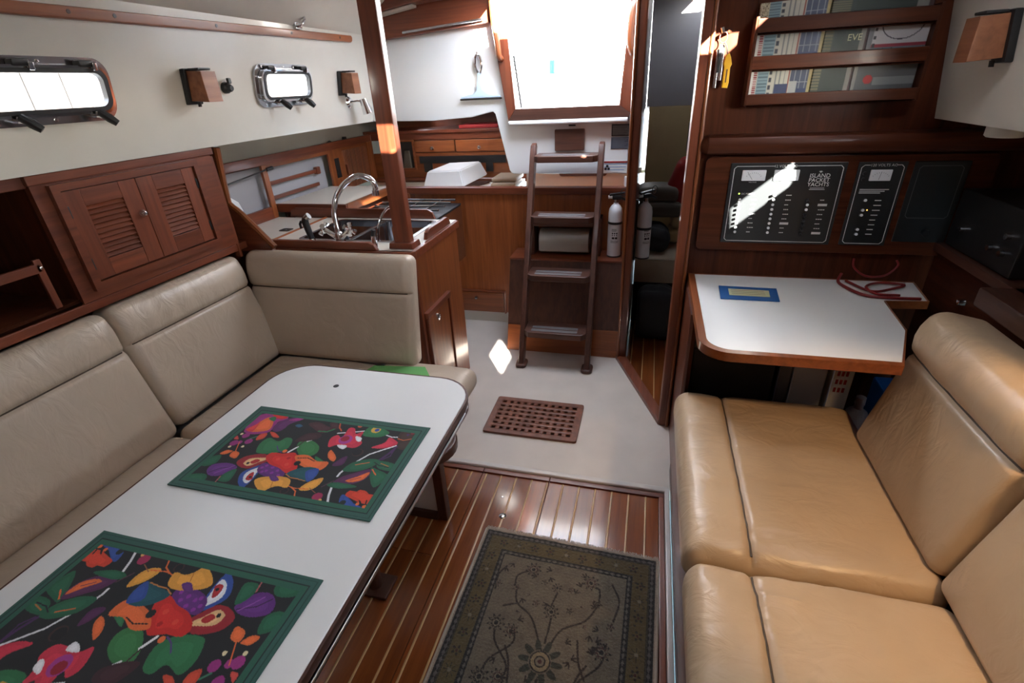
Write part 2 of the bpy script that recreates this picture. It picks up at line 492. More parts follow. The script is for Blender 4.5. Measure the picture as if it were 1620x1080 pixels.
# ---- fibreglass galley sole
bm = B()
prism(bm, [(-2.0, 1.60), (0.19, 1.60), (0.19, 2.03), (-0.10, 2.72), (-0.10, 3.06), (-2.0, 3.06)], 'z', -0.05, 0.012)
so = struct('floor_galley', bm, M['sole'], 'grey beige fibreglass galley sole with fine non-skid texture')
bm = B(); box(bm, -0.83, 0.17, 1.577, 1.607, -0.02, 0.0165, 0.007, 3); part('moulded_lip', bm, M['soleedge'], so)
bm = B(); box(bm, -0.83, -0.608, 1.552, 1.578, -0.02, 0.007, 0.003); part('border_board', bm, M['mah_x'], so)
bm = B(); box(bm, -0.606, -0.315, 1.552, 1.578, -0.02, 0.007, 0.003); part('border_board', bm, M['mah_x'], so)
bm = B(); box(bm, -0.313, 0.152, 1.552, 1.578, -0.02, 0.007, 0.003); part('border_board', bm, M['mah_x'], so)
struct('trim_1', box(B(), 0.130, 0.151, -1.5, 1.551, -0.02, 0.010, 0.004), M['mah_y'], 'dark wood border strip along the settee')
struct('trim_2', box(B(), 0.1515, 0.172, -1.5, 1.60, -0.02, 0.018, 0.006), M['soleedge'], 'grey fibreglass kerb under the starboard settee')

# ---- after cabin floor seen through the doorway
f2 = struct('floor_aft_cabin', box(B(), -0.095, 1.2, 2.12, 3.95, -0.05, -0.008), M['deep'], 'teak and holly floor of the after cabin')
x = -0.095; k = 0
while x < 0.44:
    part('plank', box(B(), x + 0.003, x + 0.0642, 2.12, 3.3, -0.008, 0.0), M['plank'], f2)
    part('holly_strip', box(B(), x + 0.0642, x + 0.0702, 2.12, 3.3, -0.008, -0.0002), M['holly'], f2)
    x += 0.0672

# ---- cabin sides with the openings for the portlights
def WL(y, z, off=0.0):
    return (-1.70 + 0.14 * (z - 1.335) + off, y, z)
def WR(y, z, off=0.0):
    return (0.885 - 0.14 * (z - 1.335) - off, y, z)
PORT_L = [(0.72, 1.345, 1.490, 1.598), (2.060, 2.390, 1.490, 1.598)]
PORT_R = [(1.00, 1.46, 1.425, 1.575), (-0.54, -0.20, 1.435, 1.595)]
struct('wall_left', slab(B(), (-1.5, 3.10), (1.335, 1.80), PORT_L, lambda y, z, k: WL(y, z, -0.045 * k), 0.05), M['gel'], 'glossy cream moulded cabin side')
struct('wall_right', slab(B(), (-1.5, 2.06), (1.335, 1.80), PORT_R, lambda y, z, k: WR(y, z, -0.045 * k), 0.05), M['gel'], 'cream moulded cabin side in shade')
bm = B(); prism(bm, [(-2.16, 1.335), (-1.70, 1.335), (-1.745, 1.40), (-2.16, 1.40)], 'y', -1.5, 4.2); struct('ceiling_side_left', bm, M['gel'])
bm = B(); prism(bm, [(0.885, 1.335), (1.30, 1.335), (1.30, 1.40), (0.93, 1.40)], 'y', -1.5, 4.2); struct('ceiling_side_right', bm, M['gel'])
struct('wall_hull_left', box(B(), -2.16, -2.12, -1.5, 4.2, -0.1, 1.36), M['liner'], 'cream hull liner behind the galley shelves')
struct('wall_hull_right', box(B(), 1.26, 1.30, -1.5, 4.2, -0.1, 1.40), M['liner'])

# ---- deckhead with unseen openings; the last two added to land sun patches
DECK_OPENINGS = [(-0.50, -0.20, 0.52, 0.84), (-0.80, -0.16, 2.45, 3.06), (0.540, 0.712, 1.17, 1.41), (0.24, 0.40, 3.42, 3.62)]
bm = B(); slab(bm, (-1.42, 0.62 + 0.1), (-1.5, 3.98), DECK_OPENINGS, lambda x, y, k: (x, y, 1.95 + 0.05 * k), 0.05)
prism(bm, [(-1.66, 1.77), (-1.418, 1.95), (-1.418, 2.0), (-1.72, 1.80)], 'y', -1.5, 3.10)
prism(bm, [(0.835, 1.77), (0.718, 1.95), (0.718, 2.0), (0.90, 1.80)], 'y', -1.5, 3.98)
struct('ceiling', bm, M['gel'])
struct('wall_forward', box(B(), -2.16, 1.30, -1.56, -1.5, -0.1, 2.0), M['mah_z'])
struct('wall_stern_left', box(B(), -2.16, -0.84, 3.94, 3.98, -0.1, 1.42), M['mah_x'])
struct('ceiling_nook', slab(B(), (-1.70, -0.86), (3.121, 3.94), [(-1.50, -1.15, 3.22, 3.46)], lambda x, y, k: (x, y, 1.385 + 0.035 * k), 0.03), M['mah_x'])
portal(-1.325, 3.34, 1.42, 0.35, 0.24, (0, 0, -1))

# ---- white moulding at the companionway
bm = B()
prism(bm, [(-1.78, 1.335), (-1.3, 1.325), (-1.05, 1.337), (-0.935, 1.360), (-0.915, 1.362), (-0.903, 1.350), (-0.832, 1.035), (-0.820, 1.018), (-0.805, 1.013), (-0.46, 1.013),
           (-0.46, 1.345), (-0.785, 1.345), (-0.84, 2.0), (-1.78, 2.0)], 'y', 3.05, 3.12, 0.006)
prism(bm, [(-0.46, 1.013), (-0.09, 1.011), (-0.075, 2.0), (-0.135, 2.0), (-0.175, 1.345), (-0.46, 1.345)], 'y', 3.05, 3.12)
wa = struct('wall_aft', bm, M['gel_w'], 'white moulded bulkhead around the companionway')
bm = B(); box(bm, -0.812, -0.137, 2.985, 3.052, 1.288, 1.312, 0.009, 3); part('sill_ledge', bm, M['gel_w'], wa)
bm = B(); prism(bm, [(-0.815, 1.015), (-0.09, 1.011), (-0.09, 1.285), (-0.85, 1.285)], 'y', 3.12, 3.62); part('moulding_back', bm, M['gel_w'], wa)
bm = B(); prism(bm, [(-0.82, 1.015), (-0.895, 1.35), (-0.895, 1.42), (-0.85, 1.42), (-0.84, 1.36), (-0.78, 1.015)], 'y', 3.121, 3.94); part('moulding_side', bm, M['gel_w'], wa)
bm = B(); box(bm, -0.47, -0.43, 3.042, 3.051, 1.272, 1.280, 0.003); part('vent_slot', bm, M['black'], wa)
# teak header above it, its lower edge rising to the middle
bm = B(); prism(bm, [(-1.66, 1.750), (-1.545, 1.757), (-1.2, 1.779), (-0.897, 1.800), (-0.885, 1.95), (-1.60, 1.95), (-1.655, 1.90)], 'y', 3.005, 3.05, 0.006)
hd = struct('trim_3', bm, M['mah_x'], 'dark varnished header board over the white bulkhead')
bm = B(); prism(bm, [(-1.40, 1.778), (-0.93, 1.808), (-0.93, 1.820), (-1.40, 1.790)], 'y', 2.990, 3.006, 0.003); part('hatch_track', bm, M['steel'], hd)
bm = B(); prism(bm, [(-1.62, 1.865), (-1.30, 1.905), (-0.95, 1.93), (-0.95, 1.95), (-1.62, 1.95)], 'y', 2.92, 3.004, 0.006); part('slide_rail', bm, M['mah_x'], hd)
bm = B(); prism(bm, [(-1.60, 1.853), (-1.30, 1.893), (-1.30, 1.904), (-1.60, 1.864)], 'y', 2.935, 3.0, 0.002); part('slide_strip', bm, M['gel'], hd)

# companionway frame
df = struct('door_1', prism(B(), [(-0.812, 1.314), (-0.100, 1.311), (-0.190, 1.374), (-0.766, 1.374)], 'y', 3.000, 3.060, 0.004), M['dark_x'], 'varnished wooden frame of the companionway opening')
part('jamb', prism(B(), [(-0.812, 1.314), (-0.766, 1.374), (-0.812, 1.95), (-0.906, 1.95)], 'y', 3.000, 3.060, 0.004), M['mah_z'], df)
part('jamb', prism(B(), [(-0.100, 1.311), (-0.104, 1.95), (-0.150, 1.95), (-0.190, 1.374)], 'y', 3.000, 3.060, 0.004), M['mah_z'], df)
part('drop_board_track', prism(B(), [(-0.752, 1.376), (-0.742, 1.376), (-0.776, 1.64), (-0.786, 1.64)], 'y', 3.062, 3.08), M['black'], df)
bm = B(); tube(bm, spline([(-0.836, 3.0, 1.625), (-0.838, 2.965, 1.640), (-0.842, 2.960, 1.70), (-0.856, 2.960, 1.80), (-0.862, 2.965, 1.90), (-0.864, 3.0, 1.92)], 5), 0.016, 10); part('grab_handle', bm, M['teak_z'], df)
bm = B(); tube(bm, spline([(-0.122, 3.0, 1.60), (-0.135, 2.965, 1.62), (-0.148, 2.955, 1.68), (-0.140, 2.955, 1.80), (-0.120, 2.965, 1.84), (-0.112, 3.0, 1.85)], 5), 0.018, 10); part('grab_handle', bm, M['teak_z'], df)

# ---- galley after bulkhead
gb = struct('wall_galley', box(B(), -2.10, -0.10, 3.030, 3.050, 0.09, 0.90), M['teak_z'], 'teak panelled bulkhead behind the galley')
part('top_rail', box(B(), -1.66, -0.10, 3.008, 3.062, 0.897, 0.940, 0.006), M['mah_x'], gb)
part('kick_board', box(B(), -2.10, -0.72, 3.034, 3.05, 0.0, 0.092), M['gel'], gb)
dr = part('drawer', box(B(), -1.26, -0.910, 3.020, 3.034, 0.090, 0.236, 0.003), M['teak_x'], gb)
bm = B(); box(bm, -1.28, -0.895, 3.014, 3.032, 0.240, 0.252, 0.003); part('drawer_rail', bm, M['mah_x'], gb)
bm = B(); box(bm, -0.906, -0.894, 3.014, 3.032, 0.085, 0.240, 0.003); part('drawer_rail', bm, M['mah_z'], gb)
bm = B(); lathe(bm, [(0.0, 0.02), (0.009, 0.018), (0.012, 0.010), (0.012, 0.0)], (-1.104, 3.021, 0.196), (0, -1, 0), 14); part('knob', bm, M['steel'], dr)

# ---- nav bulkhead, doorway and after cabin shell
nb = struct('wall_nav', box(B(), 0.150, 1.28, 2.060, 2.100, 0.0, 1.97), M['nav_z'], 'shade-darkened mahogany bulkhead behind the chart table')
d2 = struct('door_2', box(B(), 0.128, 0.165, 2.025, 2.105, 0.0, 1.96, 0.008), M['mah_z'], 'wooden frame of the doorway to the after cabin')
part('edge_bead', box(B(), 0.160, 0.174, 2.018, 2.058, 0.0, 1.96, 0.006), M['teak_z'], d2)
part('jamb', box(B(), -0.100, -0.060, 2.630, 2.740, 0.0, 1.96, 0.008), M['mah_z'], d2)
part('jamb_edge', box(B(), -0.112, -0.098, 2.622, 2.650, 0.0, 1.96, 0.005), M['teak_z'], d2)
bm = B(); prism(bm, [(0.178, 2.03), (0.125, 2.03), (-0.118, 2.640), (-0.065, 2.665)], 'z', 0.0, 0.035, 0.005); part('threshold', bm, M['mah_y'], d2)
struct('wall_passage', box(B(), -0.100, -0.062, 2.741, 3.95, 0.0, 1.33), M['mah_z'])
bm = B(); box(bm, -0.04, 1.26, 3.92, 3.96, 0.0, 1.315); struct('wall_cabin_aft', bm, M['khaki'], 'khaki lined end of the after cabin')
bm = B(); prism(bm, [(3.96, 1.30), (3.96, 1.96), (3.70, 1.96), (3.92, 1.316)], 'x', -0.06, 1.0); struct('ceiling_cabin', bm, M['grey_liner'], 'grey liner under the cockpit')
struct('wall_cabin_side', box(B(), 0.90, 0.93, 2.10, 3.95, 0.0, 1.95), M['grey_liner'])
bm = B(); box(bm, -0.100, -0.064, 2.741, 3.95, 1.33, 1.96); struct('wall_cockpit_side', bm, M['grey_liner'])

# ---- portlights (window_<n>): polished frames, hinges, glass, latch arms
def port(name, y0, y1, z0, z1, W, sgn, latches, label):
    def mk(bm): return xf(bm, lambda c: (W(c.y, c.z, c.x)))
    o = struct(name, mk(ring(B(), rrect(y0 - 0.032, y1 + 0.032, z0 - 0.030, z1 + 0.032, 0.05, 7), rrect(y0, y1, z0, z1, 0.030, 7), 'x', 0.001, 0.012)), M['steel'], label)
    bm = ring(B(), rrect(y0 - 0.012, y1 + 0.012, z0 - 0.010, z1 + 0.010, 0.036, 7), rrect(y0 + 0.004, y1 - 0.004, z0 + 0.004, z1 - 0.004, 0.028, 7), 'x', 0.014, 0.034)
    part('inner_frame', mk(bm), M['chrome'], o)
    bm = ring(B(), rrect(y0 - 0.004, y1 + 0.004, z0 - 0.002, z1 + 0.002, 0.032, 7), rrect(y0 + 0.010, y1 - 0.010, z0 + 0.009, z1 - 0.009, 0.025, 7), 'x', 0.018, 0.036)
    part('gasket', mk(bm), M['black'], o)
    part('glass', mk(prism(B(), rrect(y0, y1, z0, z1, 0.03, 7), 'x', 0.018, 0.024)), M['glass'], o)
    for y in latches:
        bm = B(); tube(bm, [(0.012, y, z0 - 0.012), (0.045, y, z0 - 0.014)], 0.010, 10); lb = part('latch', mk(bm), M['chrome'], o)
        bm = B(); tube(bm, [(0.040, y - 0.004, z0 - 0.006), (0.060, y + 0.006, z0 - 0.024), (0.072, y + 0.018, z0 - 0.040)], [0.011, 0.013, 0.010], 10); part('latch_knob', mk(bm), M['black'], lb)
    n = max(2, round((y1 - y0) / 0.17))
    for i in range(n):
        y = y0 + 0.05 + (y1 - y0 - 0.10) * i / (n - 1)
        bm = B(); box(bm, 0.012, 0.040, y - 0.022, y + 0.022, z1 + 0.006, z1 + 0.024, 0.005); part('hinge', mk(bm), M['black'], o)
        bm = B(); box(bm, 0.036, 0.046, y + 0.012, y + 0.026, z1 - 0.004, z1 + 0.016, 0.002); part('hinge_pin', mk(bm), M['chrome'], o)
    for y in np.linspace(y0 + 0.02, y1 - 0.02, 5):
        bm = B(); lathe(bm, [(0, 0.004), (0.004, 0.003), (0.005, 0.0)], (0.012, y, z1 + 0.020), (1, 0, 0), 8); part('screw', mk(bm), M['chrome'], o)
        bm = B(); lathe(bm, [(0, 0.004), (0.004, 0.003), (0.005, 0.0)], (0.012, y, z0 - 0.020), (1, 0, 0), 8); part('screw', mk(bm), M['chrome'], o)
    return o
port('window_1', *PORT_L[0], WL, 1, (0.87, 1.075, 1.295), 'long chrome portlight, hinged, with daylight on planks outside')
port('window_2', *PORT_L[1], WL, 1, (2.15, 2.33), 'short chrome portlight nearer the galley')
port('window_3', *PORT_R[0], WR, -1, (0.98, 1.36), 'starboard portlight')
port('window_4', *PORT_R[1], WR, -1, (-0.45, -0.29), 'small starboard portlight')

for i, h in enumerate(DECK_OPENINGS):
    cx, cy, sx, sy = (h[0] + h[1]) / 2, (h[2] + h[3]) / 2, h[1] - h[0], h[3] - h[2]
    portal(cx, cy, 1.995, sx, sy, (0, 0, -1))
for W, ps, s in ((WL, PORT_L, 1), (WR, PORT_R, -1)):
    for p in ps:
        c = W((p[0] + p[1]) / 2, (p[2] + p[3]) / 2, -0.04)
        portal(c[0], c[1], c[2], p[1] - p[0], p[3] - p[2], (s, 0, 0))
portal(-0.48, 3.085, 1.66, 0.66, 0.58, (0, -1, 0))

# saloon hatch in the deckhead
h = DECK_OPENINGS[0]
o = struct('window_5', ring(B(), rrect(h[0] - 0.05, h[1] + 0.05, h[2] - 0.05, h[3] + 0.05, 0.05), rrect(h[0], h[1], h[2], h[3], 0.03), 'z', 1.935, 1.955), M['alu'], 'deck hatch over the saloon')
part('glass', prism(B(), rrect(h[0], h[1], h[2], h[3], 0.03), 'z', 2.0, 2.006), M['tint'], o)

# grab rail along the cabin side
def wl(bm): return xf(bm, lambda c: WL(c.y, c.z, c.x))
bm = B(); prism(bm, [(-1.4, 1.728), (1.18, 1.722), (2.815, 1.742), (2.826, 1.750), (2.826, 1.766), (2.815, 1.774), (1.18, 1.754), (-1.4, 1.76)], 'x', 0.0, 0.022, 0.006)
gr = struct('trim_4', wl(bm), M['teak_y'], 'long varnished wooden rail high on the cream cabin side')
for y in (1.30, 1.44, 1.85, 2.3, 2.7):
    bm = B(); lathe(bm, [(0, 0.0015), (0.006, 0.001), (0.0062, -0.002)], (0.022, y, 1.740 + 0.012 * (y - 1.2)), (1, 0, 0), 10); part('wood_plug', wl(bm), M['dark_y'], gr)

# ================================================================== saloon, port side
def lerp(a, b, t): return a + (b - a) * t
def wr_noise(p, s, a): return a * noise.noise(Vector(p) * s)

def seat(name, x0, x1, y0, y1, z0, z1, mat, label, group, seam=None, puff=0.012, wr=0.0015, r=0.035, lift=0.0, roll=0.0):
    hx, hy, hz = (x1 - x0) / 2, (y1 - y0) / 2, (z1 - z0) / 2
    c = Vector(((x0 + x1) / 2, (y0 + y1) / 2, (z0 + z1) / 2))
    def disp(x, y, z, t):
        k = puff * max(0, 1 - (x / hx) ** 4) * max(0, 1 - (y / hy) ** 4)
        if seam is not None: k -= 0.011 * math.exp(-((x - seam) / 0.0085) ** 2)
        if roll and seam is not None and x < seam: k += roll * math.cos(min(1, abs((x - (seam - hx) / 2) / ((seam + hx) / 2))) * PI / 2)
        w = 0.0
        if wr:
            w = wr * noise.noise(Vector((x * 9, y * 26, 3.1 + x0)) ) + 0.6 * wr * noise.noise(Vector((x * 40, y * 9, 1.7)))
            edge = max(0.0, min(1.0, (hy - abs(y)) / 0.05))
            w += wr * 2.2 * math.exp(-((x - (seam if seam is not None else 0) - 0.05) / 0.10) ** 2) * noise.noise(Vector((x * 6 + 4, y * 34, 0.4)))
        return t * (k + w)
    bm = cushion(B(), hx, hy, hz, r, lambda p: c + p, nx=22, ny=34, nz=2, ex=(seam,) if seam is not None else (), disp=disp)
    o = one(name, bm, mat, label, 'cushion', group)
    if seam is not None:
        pts = [c + Vector((seam, y, hz - 0.0075 + disp(seam, y, hz, 1.0) + 0.009)) for y in np.linspace(-hy + r * 0.6, hy - r * 0.6, 40)]
        part('welt', tube(B(), pts, 0.0024, 6), M['seam'], o)
    return o

def back(name, o, along, up, nrm, ha, hu, ht, mat, label, group, seam, puff=0.010, roll=0.014, r=0.032, wr=0.0022):
    """o: middle of the front face; along/up/nrm unit vectors"""
    al, up, nrm = Vector(along).normalized(), Vector(up).normalized(), Vector(nrm).normalized()
    c = Vector(o) - nrm * ht
    def disp(x, y, z, t):
        k = puff * max(0, 1 - (x / ha) ** 4) * max(0, 1 - (y / hu) ** 4)
        if y > seam: k += roll * math.sin(PI * min(1, (y - seam) / (hu - seam)))
        k -= 0.012 * math.exp(-((y - seam) / 0.008) ** 2)
        w = wr * noise.noise(Vector((x * 24, y * 7 + 5, o[1] * 3))) * (2.2 if y > seam else 0.6)
        return t * (k + w)
    bm = cushion(B(), ha, hu, ht, r, lambda p: c + al * p.x + up * p.y + nrm * p.z, nx=26, ny=14, nz=3, ey=(seam,), disp=disp)
    ob = one(name, bm, mat, label, 'cushion', group)
    pts = []
    for x in np.linspace(-ha + r * 0.6, ha - r * 0.6, 40): pts.append(c + al * x + up * seam + nrm * (ht + disp(x, seam, ht, 1.0) + 0.0012))
    part('welt', tube(B(), pts, 0.0024, 6), M['seam'], ob)
    return ob

GS, GB = 'seat cushions of the port settee', 'back cushions of the port settee'
seat('seat_cushion', -1.63, -1.12, -0.30, 1.083, 0.33, 0.425, M['lea_l'], 'cool-tinted tan seat cushion behind the long table edge under the longest backrest', GS)
seat('seat_cushion', -1.63, -1.10, 1.090, 1.700, 0.33, 0.425, M['lea_l'], 'cool-tinted tan corner seat cushion of the port settee', GS)
seat('seat_cushion', -1.095, -0.655, 1.235, 1.740, 0.33, 0.428, M['lea_l'], 'cool-tinted tan seat cushion with rounded end beside the galley cabinet', GS, r=0.045)
upL, nL = (-0.2425, 0, 0.970), (0.970, 0, 0.2425)
back('back_cushion', (-1.652, 0.55, 0.662), (0, 1, 0), upL, nL, 0.549, 0.248, 0.055, M['lea_l'], 'long cool-tinted tan leather backrest cushion at the left picture edge', GB, 0.10)
back('back_cushion', (-1.668, 1.416, 0.664), (0, 1, 0), upL, nL, 0.302, 0.245, 0.055, M['lea_l'], 'cool-tinted tan leather backrest cushion below the louvred locker', GB, 0.10)
back('back_cushion', (-1.322, 1.712, 0.664), (1, 0, 0), (0, 0.182, 0.983), (0, -0.983, 0.182), 0.402, 0.242, 0.046, M['lea_l'], 'cool-tinted tan leather backrest cushion against the sink counter', GB, 0.085)

# settee base on the port side
t = thing('settee_base', 'white settee base with wood edging, mostly hidden under the table', 'settee', (-1.4, 0.6, 0))
part('base_panel', box(B(), -2.10, -1.16, -1.45, 1.24, 0.0, 0.325), M['gel_w'], t)
part('end_panel', prism(B(), [(-2.10, 1.275), (-0.695, 1.275), (-0.88, 1.42), (-1.10, 1.855), (-2.10, 1.855)], 'z', 0.0, 0.325), M['gel_w'], t)
part('corner_post', box(B(), -0.700, -0.662, 1.262, 1.30, 0.0, 0.325, 0.005), M['dark_z'], t)
part('side_panel', prism(B(), [(-0.690, 1.301), (-0.664, 1.301), (-0.86, 1.44), (-0.88, 1.42)], 'z', 0.0, 0.325), M['mah_z'], t)
part('kick_rail', box(B(), -1.16, -0.700, 1.258, 1.276, 0.0, 0.035, 0.004), M['dark_x'], t)
bm = B(); prism(bm, [(-1.16, 1.225)] + [(-0.74 + 0.115 * math.sin(a), 1.34 - 0.115 * math.cos(a)) for a in np.linspace(0, PI / 2 + 0.9, 12)] + [(-0.78, 1.50), (-1.16, 1.60)], 'z', 0.285, 0.328, 0.008, 3)
part('seat_rim', bm, M['dark_x'], t)
part('back_panel', box(B(), -1.93, -1.90, -1.45, 1.80, 0.33, 0.90), M['mah_y'], t)
part('ledge_board', box(B(), -1.93, -1.725, -1.45, 1.795, 0.906, 0.938, 0.006), M['mah_y'], t)

# green cloth on the corner seat
bm = B(); prism(bm, [(-1.12, 1.585), (-1.10, 1.640), (-0.872, 1.668), (-0.822, 1.600), (-0.835, 1.565)], 'z', 0.4385, 0.4425, 0.001)
one('folded_cloth', bm, M['green'], 'bright green folded cloth on the seat behind the table', 'cloth')

# ---- dining table
t = thing('dining_table', 'white topped saloon table with dark wood and aluminium edge', 'table', (-0.78, 0.5, 0))
tp = rrect(-1.100, -0.455, -0.55, 1.177, 0.115, 8)
part('tabletop', prism(B(), tp, 'z', 0.700, 0.720, 0.002, 1), M['lam'], t)
part('edge_band', ring(B(), rrect(-1.105, -0.4495, -0.555, 1.1825, 0.120, 8), rrect(-1.100, -0.455, -0.55, 1.177, 0.115, 8), 'z', 0.699, 0.7185), M['dark_y'], t)
part('hinge_strip', box(B(), -0.4490, -0.4455, -0.45, 1.05, 0.690, 0.696), M['alu'], t, 'aluminium piano hinge')
bm = prism(B(), rrect(-1.095, -0.450, -0.545, 1.182, 0.118, 8), 'z', 0.676, 0.689, 0.004, 2); part('folded_leaf', bm, M['dark_y'], t)
part('hole_cap', prism(B(), circ(-0.866, 1.075, 0.0085, 14), 'z', 0.7195, 0.7204), M['black'], t)
bm = B(); tube(bm, [(-0.80, 0.945, 0.0), (-0.80, 0.945, 0.676)], 0.024, 14); part('leg', bm, M['dark_z'], t)
bm = B(); tube(bm, [(-0.80, 0.05, 0.0), (-0.80, 0.05, 0.676)], 0.024, 14); part('leg', bm, M['dark_z'], t)
bm = B(); box(bm, -0.86, -0.74, 0.90, 0.99, 0.0, 0.012, 0.004); part('foot_plate', bm, M['dark_y'], t)
bm = B(); box(bm, -0.86, -0.74, 0.005, 0.095, 0.0, 0.012, 0.004); part('foot_plate', bm, M['dark_y'], t)

# ---- printed grids
def raster(w, h, nx, ny):
    uu, vv = np.meshgrid(np.linspace(0, w, nx), np.linspace(0, h, ny))
    return uu, vv
def inpoly(uu, vv, pts):
    ins = np.zeros(uu.shape, bool); n = len(pts)
    for i in range(n):
        x1, y1 = pts[i]; x2, y2 = pts[(i + 1) % n]
        if y1 == y2: continue
        c = ((y1 > vv) != (y2 > vv)) & (uu < (x2 - x1) * (vv - y1) / (y2 - y1) + x1)
        ins ^= c
    return ins
def segd(uu, vv, a, b):
    ax, ay = a; bx, by = b; dx, dy = bx - ax, by - ay; L = dx * dx + dy * dy + 1e-12
    t_ = np.clip(((uu - ax) * dx + (vv - ay) * dy) / L, 0, 1)
    return np.hypot(uu - ax - t_ * dx, vv - ay - t_ * dy)
def put(col, mask, c): col[mask] = c

def grid_mesh(name, w, h, col, thick, mat, place, wob=0.0):
    """a sheet w by h with a colour at every grid point, thick edges; place(u, v, z) -> point"""
    ny, nx = col.shape[:2]
    uu, vv = raster(w, h, nx, ny)
    top = [place(u, v, thick) for u, v in zip(uu.ravel(), vv.ravel())]
    idx = np.arange(nx * ny).reshape(ny, nx)
    quads = np.stack([idx[:-1, :-1], idx[1:, :-1], idx[1:, 1:], idx[:-1, 1:]], -1).reshape(-1, 4)
    rim = list(idx[0, :]) + list(idx[1:, -1]) + list(idx[-1, -2::-1]) + list(idx[-2:0:-1, 0])
    base = nx * ny; m = len(rim)
    bot = [place(uu.ravel()[i], vv.ravel()[i], 0.0) for i in rim]
    side = [(rim[k], rim[(k + 1) % m], base + (k + 1) % m, base + k) for k in range(m)]
    me = bpy.data.meshes.new(name)
    me.from_pydata([tuple(p) for p in top + bot], [], [tuple(int(i) for i in q) for q in quads] + [tuple(int(i) for i in q) for q in side] + [tuple(range(base + m - 1, base - 1, -1))])
    ca = me.color_attributes.new('Col', 'FLOAT_COLOR', 'POINT')
    rgb = np.ones((base + m, 4), np.float32); rgb[:base, :3] = col.reshape(-1, 3); rgb[base:, :3] = col.reshape(-1, 3)[rim]
    ca.data.foreach_set('color', rgb.ravel())
    me.materials.append(mat)
    for p in me.polygons: p.use_smooth = True
    return me

